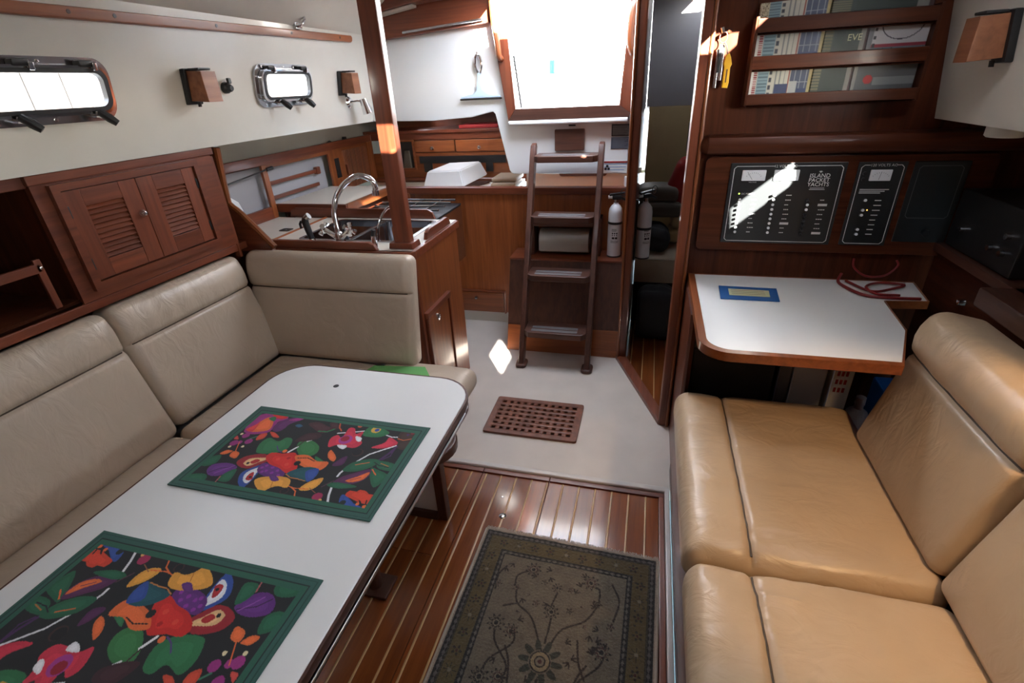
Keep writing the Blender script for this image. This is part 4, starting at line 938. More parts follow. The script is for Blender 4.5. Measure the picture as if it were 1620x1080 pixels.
t = thing('reading_light', 'small chrome swivel reading light below the wooden lamp by the post', 'lamp', WL(2.78, 1.44))
p0 = Vector(WL(2.78, 1.452))
part('base', lathe(B(), [(0, 0.016), (0.022, 0.014), (0.032, 0.004), (0.032, 0)], p0, (1, 0, 0), 18), M['chrome'], t)
part('arm', tube(B(), [p0 + Vector((0.01, 0, 0)), p0 + Vector((0.05, 0.01, 0.005)), p0 + Vector((0.075, 0.02, 0.0))], 0.006, 8), M['chrome'], t)
bm = B(); lathe(bm, [(0, 0.0), (0.020, 0.002), (0.023, 0.02), (0.026, 0.045), (0.031, 0.080), (0.027, 0.080), (0.016, 0.04), (0, 0.03)], p0 + Vector((0.080, 0.02, 0.018)), (0.15, 0.2, -1), 18); part('shade', bm, M['chrome'], t)
t = thing('deck_shackle', 'small chrome shackle high on the cabin side above the rail', 'hook', (-1.625, 2.37, 1.79))
bm = B(); tube(bm, spline([(-1.628, 2.355, 1.782), (-1.605, 2.355, 1.785), (-1.592, 2.365, 1.80), (-1.592, 2.38, 1.815), (-1.602, 2.385, 1.825), (-1.618, 2.385, 1.83)], 4), 0.0055, 8); part('bow', bm, M['chrome'], t)
bm = B(); box(bm, -1.640, -1.622, 2.345, 2.395, 1.772, 1.838, 0.004); part('plate', bm, M['steel'], t)

# ---- wooden post
t = thing('pillar', 'tall square varnished wooden post standing on the sink counter', 'post', (-1.022, 1.935, 0.887))
part('shaft', box(B(), -1.060, -0.985, 1.915, 1.960, 0.900, 1.955, 0.007), M['mah_z'], t)
part('collar', prism(B(), [(-1.080, 0.887), (-0.965, 0.887), (-0.970, 0.912), (-1.075, 0.912)], 'y', 1.895, 1.980, 0.004), M['mah_x'], t)

# ================================================================== galley
t = thing('sink_cabinet', 'wooden galley cabinet with locking door under the sink counter', 'cabinet', (-1.45, 2.12, 0))
part('front_panel', box(B(), -2.05, -0.975, 1.865, 1.885, 0.0, 0.855), M['mah_z'], t)
part('end_panel', box(B(), -0.975, -0.952, 1.865, 2.385, 0.0, 0.855, 0.003), M['teak_z'], t)
part('corner_post', box(B(), -0.985, -0.948, 1.860, 1.885, 0.0, 0.855, 0.005), M['mah_z'], t)
part('back_panel', box(B(), -1.62, -0.975, 2.365, 2.385, 0.0, 0.855), M['teak_z'], t)
d = part('door', box(B(), -0.953, -0.941, 1.905, 2.150, 0.16, 0.560, 0.003), M['teak_z'], t)
part('moulding', prism(B(), [(1.885, 0.562), (2.172, 0.562), (2.172, 0.590), (1.885, 0.590)], 'x', -0.954, -0.930, 0.005), M['mah_y'], d)
part('stile_bead', box(B(), -0.953, -0.934, 1.885, 1.903, 0.14, 0.560, 0.004), M['mah_z'], d)
part('stile_bead', box(B(), -0.953, -0.934, 2.154, 2.172, 0.14, 0.560, 0.004), M['mah_z'], d)
bm = B(); lathe(bm, [(0, 0.004), (0.009, 0.004), (0.012, 0.008), (0.016, 0.006), (0.016, 0.0)], (-0.941, 2.010, 0.520), (1, 0, 0), 18); part('ring_latch', bm, M['chrome'], d)

# counter with a real cut-out for the sink
SX0, SX1, SY0, SY1 = -1.610, -1.060, 2.005, 2.372
t = thing('galley_counter', 'cream laminate sink counter edged with varnished wood', 'counter', (-1.45, 2.12, 0.855))
part('worktop', slab(B(), (-1.735, -0.965), (1.865, 2.425), [(SX0, SX1, SY0, SY1)], lambda x, y, k: (x, y, 0.885 - 0.02 * k), 0.02), M['lam_t'], t)
bm = B(); prism(bm, [(-1.72, 1.848), (-0.975, 1.848), (-0.945, 1.872), (-0.945, 2.410), (-0.966, 2.410), (-0.966, 1.866), (-1.72, 1.866)], 'z', 0.850, 0.887, 0.004); part('edge_trim', bm, M['mah_x'], t)
bm = B(); box(bm, -1.742, -1.733, 1.90, 2.425, 0.870, 0.892, 0.002); part('side_strip', bm, M['teak_y'], t)
def fiddle(x0, x1, y0, y1, z0, h, along, mat, tt, sl=0.04):
    if along == 'x': prof = [(x0, z0), (x1, z0), (x1 - sl * 0.35, z0 + h * 0.72), (x1 - sl, z0 + h), (x0 + sl, z0 + h), (x0 + sl * 0.35, z0 + h * 0.72)]; bm = prism(B(), prof, 'y', y0, y1, 0.004)
    else: prof = [(y0, z0), (y1, z0), (y1 - sl * 0.35, z0 + h * 0.72), (y1 - sl, z0 + h), (y0 + sl, z0 + h), (y0 + sl * 0.35, z0 + h * 0.72)]; bm = prism(B(), prof, 'x', x0, x1, 0.004)
    return part('fiddle_rail', bm, mat, tt)
fiddle(-1.700, -1.120, 1.862, 1.884, 0.8855, 0.036, 'x', M['mah_x'], t)
fiddle(-1.980, -1.085, 2.428, 2.448, 0.8855, 0.050, 'x', M['mah_x'], t)
fiddle(-0.985, -0.965, 2.05, 2.35, 0.8855, 0.042, 'y', M['mah_y'], t)

t = thing('sink', 'double stainless steel galley sink', 'sink', (-1.335, 2.19, 0.70))
part('rim', ring(B(), rrect(SX0 - 0.012, SX1 + 0.012, SY0 - 0.012, SY1 + 0.012, 0.03, 5), rrect(SX0 + 0.006, SX1 - 0.006, SY0 + 0.006, SY1 - 0.006, 0.025, 5), 'z', 0.885, 0.889), M['steel'], t)
def bowl(x0, x1, y0, y1, zb):
    bm = B(); ro = rrect(x0, x1, y0, y1, 0.03, 5); ri = rrect(x0 + 0.02, x1 - 0.02, y0 + 0.02, y1 - 0.02, 0.03, 5)
    a = [bm.verts.new((p[0], p[1], 0.886)) for p in ro]; c = [bm.verts.new((p[0], p[1], zb + 0.02)) for p in ro]; e = [bm.verts.new((p[0], p[1], zb)) for p in ri]
    n = len(ro)
    for i in range(n):
        j = (i + 1) % n; bm.faces.new((a[i], a[j], c[j], c[i])); bm.faces.new((c[i], c[j], e[j], e[i]))
    bm.faces.new(e); bmesh.ops.recalc_face_normals(bm, faces=bm.faces[:])
    return bm
part('bowl', bowl(SX0 + 0.006, -1.355, SY0 + 0.006, SY1 - 0.006, 0.70), M['steel'], t)
part('bowl', bowl(-1.335, SX1 - 0.006, SY0 + 0.006, SY1 - 0.006, 0.72), M['steel'], t)
part('divider', box(B(), -1.357, -1.333, SY0 + 0.006, SY1 - 0.006, 0.868, 0.886, 0.004), M['steel'], t)

t = thing('sink_faucet', 'chrome gooseneck galley tap with two cross handles', 'faucet', (-1.335, 1.925, 0.886))
part('base', lathe(B(), [(0, 0.066), (0.014, 0.064), (0.020, 0.054), (0.020, 0.034), (0.024, 0.022), (0.027, 0.004), (0.028, 0)], (-1.335, 1.925, 0.885), n=20), M['chrome'], t)
sp = spline([(-1.335, 1.925, 0.91), (-1.345, 1.935, 0.97), (-1.352, 1.950, 1.032), (-1.340, 1.975, 1.097), (-1.300, 2.0, 1.147), (-1.245, 2.02, 1.174), (-1.197, 2.04, 1.157), (-1.184, 2.045, 1.125), (-1.186, 2.046, 1.105)], 7)
part('spout', tube(B(), sp, 0.0125, 14), M['chrome'], t)
part('aerator', tube(B(), [(-1.186, 2.046, 1.108), (-1.187, 2.046, 1.086)], 0.0155, 14), M['steel'], t)
for s in (-1, 1):
    bm = B(); tube(bm, [(-1.335 + s * 0.012, 1.923, 0.925), (-1.335 + s * 0.060, 1.915, 0.960)], [0.012, 0.010], 10); hnd = part('handle', bm, M['chrome'], t)
    c = Vector((-1.335 + s * 0.066, 1.914, 0.964)); ax = Vector((s * 0.055, -0.008, 0.028)).normalized(); u = ax.orthogonal().normalized(); w = ax.cross(u)
    for dvec in (u, w):
        bm = B(); tube(bm, [c - dvec * 0.030, c - dvec * 0.010, c, c + dvec * 0.010, c + dvec * 0.030], [0.012, 0.007, 0.011, 0.007, 0.012], 8); part('cross_arm', bm, M['chrome'], hnd)
t = thing('sink_sprayer', 'black and chrome pull-out sprayer standing left of the tap', 'sprayer', (-1.475, 1.915, 0.886))
part('socket', lathe(B(), [(0, 0.034), (0.014, 0.034), (0.017, 0.018), (0.022, 0.0)], (-1.475, 1.915, 0.885), n=16), M['chrome'], t)
part('grip', tube(B(), [(-1.475, 1.915, 0.917), (-1.485, 1.917, 0.96), (-1.492, 1.918, 0.995), (-1.485, 1.918, 1.012)], [0.013, 0.015, 0.016, 0.014], 12), M['black'], t)
part('lever', tube(B(), [(-1.505, 1.910, 0.998), (-1.513, 1.908, 0.985), (-1.512, 1.908, 0.965)], 0.006, 8), M['black'], t)
part('nozzle', tube(B(), [(-1.490, 1.918, 1.006), (-1.468, 1.922, 1.020)], [0.013, 0.015], 12), M['chrome'], t)
t = thing('filter_tap', 'small chrome drinking water tap with black lever beside the post', 'faucet', (-1.165, 1.925, 0.886))
part('base', lathe(B(), [(0, 0.05), (0.010, 0.05), (0.012, 0.02), (0.016, 0.0)], (-1.165, 1.925, 0.885), n=14), M['chrome'], t)
part('spout', tube(B(), spline([(-1.150, 1.935, 0.905), (-1.142, 1.95, 0.975), (-1.125, 1.97, 1.02), (-1.10, 1.99, 1.045), (-1.07, 2.01, 1.04)], 6), 0.006, 10), M['chrome'], t)
part('lever', tube(B(), [(-1.165, 1.925, 0.934), (-1.155, 1.923, 0.962)], 0.009, 10), M['black'], t)

t = thing('icebox_lid', 'cream counter lid with flush black lift ring at the hull side', 'lid', (-1.90, 2.2, 0.865))
part('lid_panel', box(B(), -2.10, -1.745, 1.83, 2.422, 0.862, 0.885, 0.002), M['lam_t'], t)
part('lift_ring', ring(B(), rrect(-1.835, -1.775, 2.135, 2.185, 0.01, 3), rrect(-1.815, -1.795, 2.150, 2.170, 0.006, 3), 'z', 0.8851, 0.8875), M['black'], t)
part('front_edge', box(B(), -2.10, -1.735, 1.824, 1.86, 0.855, 0.887, 0.003), M['mah_x'], t)

t = thing('stove_cover', 'cream topped wooden cover board over the galley stove', 'board', (-1.84, 2.73, 0.90))
part('top', box(B(), -2.075, -1.630, 2.465, 3.010, 0.930, 0.950, 0.002), M['lam_t'], t)
part('front_edge', box(B(), -2.08, -1.618, 2.450, 2.466, 0.905, 0.953, 0.004), M['mah_x'], t)
part('side_edge', box(B(), -1.632, -1.616, 2.466, 3.012, 0.905, 0.953, 0.004), M['teak_y'], t)
part('bearer', box(B(), -2.05, -2.02, 2.48, 3.0, 0.86, 0.931), M['mah_y'], t)
part('bearer', box(B(), -1.70, -1.66, 2.48, 3.0, 0.86, 0.931), M['mah_y'], t)
t = thing('stove', 'dark steel gimballed stove between the sink counter and the after bulkhead', 'stove', (-1.6, 2.74, 0.45))
part('body', box(B(), -2.06, -1.14, 2.48, 2.99, 0.50, 0.840, 0.01), M['steel'], t)
part('hob', box(B(), -1.64, -1.14, 2.50, 2.98, 0.840, 0.850, 0.003), M['black'], t)
for y in (2.56, 2.66, 2.76, 2.86, 2.94):
    part('grate_bar', tube(B(), [(-1.62, y, 0.878), (-1.16, y, 0.878)], 0.006, 6), M['steel'], t)
for x in (-1.52, -1.39, -1.26):
    part('grate_bar', tube(B(), [(x, 2.52, 0.870), (x, 2.97, 0.870)], 0.006, 6), M['steel'], t)
bm = B(); box(bm, -2.06, -1.14, 2.475, 2.479, 0.0, 0.86); part('apron', bm, M['deep'], t)
part('rail_end', box(B(), -1.60, -1.50, 3.000, 3.020, 0.85, 0.905, 0.003), M['teak_x'], t)

# shelf front along the hull
XF = -2.05
def fz(u): return u
t = thing('galley_shelf', 'long wooden shelf front with open bays along the galley hull side', 'shelf', (-2.08, 2.8, 0.885))
part('top_rail', box(B(), XF - 0.015, XF, 1.83, 3.60, 1.170, 1.218, 0.004), M['mah_y'], t)
part('shelf_board', box(B(), -2.12, XF - 0.015, 1.83, 3.60, 1.165, 1.180), M['mah_y'], t)
part('mid_rail', box(B(), XF - 0.015, XF - 0.001, 2.40, 3.60, 1.150, 1.172, 0.003), M['teak_y'], t)
part('bay_post', box(B(), XF - 0.015, XF + 0.002, 2.385, 2.425, 0.885, 1.172, 0.004), M['teak_z'], t)
part('lower_rail', box(B(), XF - 0.015, XF, 1.83, 2.400, 0.885, 0.952, 0.004), M['mah_y'], t)
part('end_frame', box(B(), XF - 0.015, XF, 3.020, 3.180, 0.885, 1.172, 0.003), M['teak_z'], t)
part('corner_stile', box(B(), XF - 0.015, XF + 0.004, 3.520, 3.60, 0.885, 1.172, 0.003), M['teak_z'], t)
d = part('tambour_door', box(B(), XF - 0.015, XF - 0.008, 3.180, 3.520, 0.90, 1.170), M['teak_z'], t)
for k in range(17):
    y = 3.190 + 0.32 * k / 16
    part('slat', box(B(), XF - 0.008, XF - 0.002, y - 0.008, y + 0.008, 0.90, 1.168, 0.003, 1), M['teak_z'], d)
part('pull', box(B(), XF - 0.004, XF + 0.012, 3.200, 3.212, 0.99, 1.06, 0.004), M['mah_z'], d)
part('bay_back', box(B(), -2.118, -2.10, 1.83, 3.02, 0.90, 1.165), M['grey_liner'], t)
for z in (0.975, 1.055):
    part('fiddle_bar', box(B(), XF - 0.035, XF - 0.022, 2.425, 2.90, z, z + 0.022, 0.004), M['mah_y'], t)
part('bar_end', box(B(), XF - 0.040, XF - 0.012, 2.885, 2.925, 1.045, 1.090, 0.006), M['mah_z'], t)
bm = B(); tube(bm, [(XF - 0.012, 2.06, 1.110), (XF + 0.004, 2.43, 1.148)], 0.004, 8); part('stay_rod', bm, M['black'], t)
bm = B(); tube(bm, [(XF + 0.004, 2.415, 1.146), (XF + 0.008, 2.46, 1.150)], 0.010, 8); part('rod_end', bm, M['black'], t)
part('outlet_plate', box(B(), XF, XF + 0.006, 3.075, 3.125, 0.99, 1.115, 0.002), M['black'], t)
bm = B(); prism(bm, [(1.95, 0.9525), (2.15, 0.9525), (2.155, 0.985), (2.14, 1.03), (2.10, 1.06), (1.95, 1.075)], 'x', -2.048, -2.028, 0.01, 3)
one('serving_tray', bm, M['white_p'], 'white rounded tray leaning behind the sloping partition', 'tray')
bm = B()
for k in range(5): tube(bm, [(-2.085 + 0.02 * math.cos(a), 2.12 + 0.012 * k + 0.035 * math.sin(a), 1.192 + 0.012 * (k % 2)) for a in np.linspace(0, 2 * PI, 15)[:-1]], 0.008, 6, closed=True)
one('coiled_line', bm, M['yellow'], 'coil of yellow line on the galley shelf beside the partition', 'rope')
bm = B(); lathe(bm, [(0, 0.05), (0.014, 0.05), (0.018, 0.03), (0.026, 0.02), (0.03, 0.0)], (-2.085, 3.30, 1.181), n=14)
one('bottle_stopper', bm, M['black'], 'small black lidded jar on the galley shelf', 'jar')
bm = B(); tube(bm, [(-2.09, 2.75, 1.19), (-2.088, 3.05, 1.195), (-2.085, 3.12, 1.205)], [0.008, 0.012, 0.02], 10)
one('torch', bm, M['black'], 'slim black torch lying on the galley shelf', 'torch')

# nook behind the bulkhead: drawers, dark recess, white box
t = thing('drawer_locker', 'wooden locker with two small drawers in the nook beyond the galley', 'locker', (-1.5, 3.66, 0.86))
YB = 3.60
part('top_board', box(B(), -2.10, -0.90, YB - 0.02, YB + 0.30, 1.215, 1.236, 0.003), M['mah_x'], t)
part('fascia', box(B(), -2.05, -0.90, YB, YB + 0.015, 1.170, 1.216), M['mah_x'], t)
part('base_panel', box(B(), -2.05, -0.90, YB + 0.001, YB + 0.02, 0.86, 1.078), M['teak_x'], t)
for a, b, kx in ((-1.700, -1.385, -1.556), (-1.375, -1.000, -1.195)):
    d = part('drawer', box(B(), a, b, YB - 0.008, YB + 0.02, 1.084, 1.164, 0.004), M['teak_x'], t)
    bm = B(); lathe(bm, [(0, 0.022), (0.010, 0.02), (0.014, 0.012), (0.010, 0.004), (0.012, 0.0)], (kx, YB - 0.008, 1.113), (0, -1, 0), 14); part('knob', bm, M['chrome'], d)
part('niche_shade', box(B(), -1.86, -1.715, YB - 0.004, YB + 0.004, 0.975, 1.160), M['deep'], t)  # flat near-black sheet standing for the shade inside a niche
part('niche_frame', ring(B(), [(-1.872, 0.963), (-1.703, 0.963), (-1.703, 1.172), (-1.872, 1.172)], [(-1.86, 0.975), (-1.715, 0.975), (-1.715, 1.160), (-1.86, 1.160)], 'y', YB - 0.014, YB + 0.004), M['teak_x'], t)
part('recess', box(B(), -1.672, -1.005, YB - 0.006, YB + 0.002, 1.006, 1.056), M['black'], t)
part('bracket', box(B(), -1.640, -1.575, YB - 0.010, YB + 0.002, 0.945, 1.008), M['black'], t)
part('bracket', box(B(), -1.155, -1.105, YB - 0.010, YB + 0.002, 0.945, 1.008), M['black'], t)
bm = B(); prism(bm, [(-1.80, 0.978), (-1.735, 0.978), (-1.74, 1.10), (-1.775, 1.10)], 'y', YB - 0.03, YB - 0.008, 0.004); one('spice_packet', bm, M['bagolive'], 'small grey-green packet in the dark niche beyond the post', 'packet')
t = thing('nook_counter', 'cream counter in the nook behind the after bulkhead', 'counter', (-1.4, 3.33, 0.83))
part('worktop', box(B(), -2.04, -0.86, 3.062, 3.596, 0.845, 0.875), M['lam_t'], t)
part('back_strip', box(B(), -2.04, -0.90, 3.570, 3.598, 0.875, 0.905), M['mah_x'], t)
bm = B(); box(bm, -1.06, -0.86, 3.24, 3.56, 0.8755, 0.9, 0.0); part('white_top', bm, M['white_p'], t)
t = thing('cover_box', 'white tapered box cover standing tilted in the galley nook', 'box', (-1.33, 3.36, 0.876))
bm = B()
b0 = [(-1.52, 3.26, 0.890), (-1.215, 3.26, 0.898), (-1.12, 3.52, 0.936), (-1.44, 3.52, 0.925)]
b1 = [(-1.485, 3.285, 0.995), (-1.245, 3.285, 1.003), (-1.165, 3.50, 1.030), (-1.40, 3.50, 1.022)]
v0 = [bm.verts.new(p) for p in b0]; v1 = [bm.verts.new(p) for p in b1]
fs = [bm.faces.new(v0[::-1]), bm.faces.new(v1)] + [bm.faces.new((v0[i], v0[(i + 1) % 4], v1[(i + 1) % 4], v1[i])) for i in range(4)]
bmesh.ops.recalc_face_normals(bm, faces=fs); bmesh.ops.bevel(bm, geom=bm.edges[:], offset=0.007, segments=3, affect='EDGES')
part('cover', bm, M['white_p'], t)
bm = B(); prism(bm, [(-1.525, 3.255), (-1.21, 3.255), (-1.115, 3.525), (-1.445, 3.525)], 'z', 0.8755, 0.889); part('base_board', bm, M['dark_x'], t)
for y0, y1, z0, lab in ((3.20, 3.42, 0.9005, 'flat tan cushion lying at the foot of the white moulding'), (3.23, 3.45, 0.9305, 'tan cushion on top of another in the galley nook')):
    bm = cushion(B(), 0.085, (y1 - y0) / 2, 0.015, 0.013, lambda p: Vector((-0.925, (y0 + y1) / 2, z0 + 0.015)) + p, 6, 6, 1)
    one('throw_cushion', bm, M['tancush'], lab, 'cushion', 'small tan cushions in the nook')
bm = B(); box(bm, -0.81, -0.10, 3.40, 3.43, 0.86, 1.02); struct('wall_recess', bm, M['gel'], 'cream back of the recess behind the ladder')
bm = B(); prism(bm, rrect(-0.58, -0.27, 0.945, 0.985, 0.018, 4), 'y', 3.36, 3.40, 0.004); one('recess_grip', bm, M['dark_x'], 'dark oval hand hole in the recess behind the ladder', 'grip')
bm = B(); box(bm, -1.98, -1.86, YB - 0.01, YB + 0.1, 1.237, 1.28, 0.01); one('folded_chart', bm, M['paper'], 'pale folded paper on the dark shelf over the drawers', 'paper')
bm = B(); box(bm, -1.34, -1.05, YB - 0.005, YB + 0.16, 1.237, 1.262, 0.006); one('closed_book', bm, M['red'], 'dark red book lying on the shelf above the drawers', 'book')

# ---- squeegee on the white bulkhead
t = thing('squeegee', 'pale blue squeegee hanging on the white bulkhead', 'squeegee', (-0.98, 3.03, 1.43))
part('blade', box(B(), -1.105, -0.853, 3.026, 3.040, 1.428, 1.437, 0.003), M['deep'], t)
bm = B(); prism(bm, [(-1.100, 1.437), (-0.858, 1.437), (-0.862, 1.446), (-0.930, 1.458), (-0.962, 1.480), (-0.972, 1.520), (-0.968, 1.565), (-0.988, 1.565), (-0.995, 1.520), (-1.000, 1.480), (-1.022, 1.458), (-1.095, 1.446)], 'y', 3.024, 3.042, 0.005); part('head', bm, M['sq_blue'], t)
bm = B(); tube(bm, spline([(-0.972, 3.032, 1.565), (-0.960, 3.03, 1.60), (-0.966, 3.028, 1.645), (-0.978, 3.028, 1.655), (-0.992, 3.028, 1.645), (-0.996, 3.03, 1.60), (-0.986, 3.032, 1.565)], 4), 0.007, 8); part('loop_handle', bm, M['chrome'], t)
bm = B(); tube(bm, [(-0.978, 3.05, 1.66), (-0.978, 3.015, 1.655), (-0.978, 3.012, 1.668)], 0.004, 6); part('hook', bm, M['chrome'], t)
for z, m_, h_ in ((1.715, 'black', 0.018), (1.675, 'steel', 0.022)):
    bm = B(); box(bm, -0.876, -0.858, 3.040, 3.052, z - h_, z + h_, 0.004)
    one('latch_plate', bm, M[m_], 'small black switch beside the companionway frame' if m_ == 'black' else 'small steel lock beside the companionway frame', 'fitting')

# plates and stickers on the moulding
bm = B(); box(bm, -0.548, -0.378, 3.026, 3.050, 1.143, 1.258, 0.004); one('wood_plaque', bm, M['dark_x'], 'plain square wooden plaque above the ladder', 'plaque')
def plate(name, x0, x1, z0, z1, base, ink, lab, rows):
    t = thing(name, lab, 'sign', ((x0 + x1) / 2, 3.046, z0))
    part('plate', box(B(), x0, x1, 3.046, 3.0498, z0, z1, 0.001), base, t)
    bm = B()
    for k in range(rows):
        z = z1 - (z1 - z0) * (k + 1) / (rows + 1); a, b = x0 + 0.008, x1 - 0.008 - 0.02 * ((k * 7) % 3) / 2
        bm.faces.new([bm.verts.new(p) for p in ((a, 3.0455, z - 0.0015), (b, 3.0455, z - 0.0015), (b, 3.0455, z + 0.0015), (a, 3.0455, z + 0.0015))])
    part('lettering', bm, ink, t, kind='stuff')
    return t
pg = pmat('grey_plate', (0.20, 0.20, 0.21), 0.4); pd = pmat('slate_plate', (0.07, 0.075, 0.10), 0.4); pk = pmat('plate_ink', (0.10, 0.10, 0.11), 0.5); ps = pmat('pale_ink', (0.16, 0.17, 0.20), 0.5)
t = plate('builder_plate', -0.228, -0.125, 1.212, 1.276, pg, pk, 'grey printed plate on the white moulding right of the plaque', 6)
part('border', ring(B(), [(-0.226, 1.214), (-0.127, 1.214), (-0.127, 1.274), (-0.226, 1.274)], [(-0.222, 1.218), (-0.131, 1.218), (-0.131, 1.270), (-0.222, 1.270)], 'y', 3.0452, 3.046), M['black'], t)
plate('warning_plate', -0.228, -0.125, 1.146, 1.208, pd, ps, 'dark slate printed plate directly under the grey one', 7)
t = plate('sticker', -0.268, -0.120, 1.016, 1.080, M['paper'], pmat('blue_ink', (0.08, 0.22, 0.5), 0.6), 'white sticker with red top stripe and propeller mark', 3)
part('red_stripe', box(B(), -0.268, -0.120, 3.0448, 3.0462, 1.070, 1.080), M['red'], t)
bm = B()
for k in range(3):
    a = PI / 2 + k * 2 * PI / 3; c = (-0.244 + 0.010 * math.cos(a), 1.043 + 0.010 * math.sin(a)); prism(bm, circ(c[0], c[1], 0.0075, 10), 'y', 3.0446, 3.046)
part('propeller_mark', bm, M['black'], t, kind='stuff')

# ================================================================== ladder and engine box
t = thing('engine_box', 'dark wooden engine cover box behind the companionway ladder', 'box', (-0.45, 2.8, 0.012))
YS = lambda z: 2.645 + (2.83 - 2.645) * z / 0.55
def eb(x0, x1, z0, z1, off=0.0, th=0.02): return prism(B(), [(YS(z0) - off, z0), (YS(z1) - off, z1), (YS(z1) - off + th, z1), (YS(z0) - off + th, z0)], 'x', x0, x1, 0.003)
part('front_panel', eb(-0.795, -0.105, 0.012, 0.545), M['dark_z'], t)
part('lower_board', eb(-0.790, -0.110, 0.014, 0.165, 0.006, 0.008), M['teak_x'], t)
part('side_panel', prism(B(), [(2.66, 0.012), (2.845, 0.545), (3.026, 0.545), (3.026, 0.012)], 'x', -0.795, -0.775), M['mah_z'], t)
part('side_panel', prism(B(), [(2.66, 0.012), (2.845, 0.545), (3.026, 0.545), (3.026, 0.012)], 'x', -0.125, -0.105), M['mah_z'], t)
part('top_board', box(B(), -0.797, -0.103, 2.822, 3.028, 0.545, 0.558, 0.003), M['mah_x'], t)
part('niche_side', box(B(), -0.680, -0.655, 2.90, 3.028, 0.558, 0.78, 0.003), M['dark_z'], t)
part('niche_side', box(B(), -0.280, -0.255, 2.90, 3.028, 0.558, 0.78, 0.003), M['dark_z'], t)
part('niche_rail', box(B(), -0.655, -0.280, 2.895, 2.915, 0.735, 0.765, 0.004), M['dark_x'], t)
part('niche_top', box(B(), -0.680, -0.255, 2.90, 3.028, 0.765, 0.780, 0.003), M['dark_x'], t)
t = thing('vinyl_roll', 'pale rolled sheet lying in the niche behind the ladder', 'roll', (-0.47, 2.965, 0.559))
bm = B(); lathe(bm, [(0.030, 0.0), (0.072, 0.0), (0.074, 0.003), (0.074, 0.297), (0.072, 0.30), (0.030, 0.30)], (-0.625, 2.962, 0.634), (1, 0, 0), 36); part('roll', bm, M['roll'], t)
bm = B(); lathe(bm, [(0.022, -0.002), (0.029, -0.002), (0.029, 0.302), (0.022, 0.302)], (-0.625, 2.962, 0.634), (1, 0, 0), 20); part('core', bm, M['paper'], t)
bm = B(); box(bm, -0.625, -0.325, 2.8885, 2.8895, 0.585, 0.64); part('loose_edge', bm, M['roll'], t)

t = thing('companionway_ladder', 'four step dark wooden companionway ladder', 'ladder', (-0.462, 2.6, 0.012))
LY = lambda z: 2.46 + 0.42 * z
for x in (-0.655, -0.269):
    prof = []
    w = 0.034
    pts = [(LY(0.03) - w, 0.03), (LY(1.13) - w, 1.13), (LY(1.17) - w * 0.5, 1.185), (LY(1.18) + w * 0.4, 1.195), (LY(1.16) + w, 1.175), (LY(0.03) + w * 0.9, 0.03)]
    bm = prism(B(), pts, 'x', x - 0.0155, x + 0.0155, 0.006, 3); rl = part('rail', bm, M['dark_z'], t)
    bm = prism(B(), rrect(x - 0.032, x + 0.032, 2.425, 2.515, 0.022, 5), 'z', 0.0125, 0.036, 0.007, 3); part('foot', bm, M['dark_y'], t)
for z in (0.213, 0.512, 0.812, 1.118):
    y = LY(z)
    pts = [(-0.640, y + 0.075), (-0.640, y - 0.045), (-0.615, y - 0.072), (-0.309, y - 0.072), (-0.284, y - 0.045), (-0.284, y + 0.075)]
    st = part('step', prism(B(), pts, 'z', z - 0.018, z + 0.018, 0.005, 3), M['dark_x'], t)
    for k in range(2):
        yy = y - 0.052 + k * 0.040
        part('tread_strip', box(B(), -0.600, -0.335, yy, yy + 0.028, z + 0.0178, z + 0.0192), M['tread'], st)

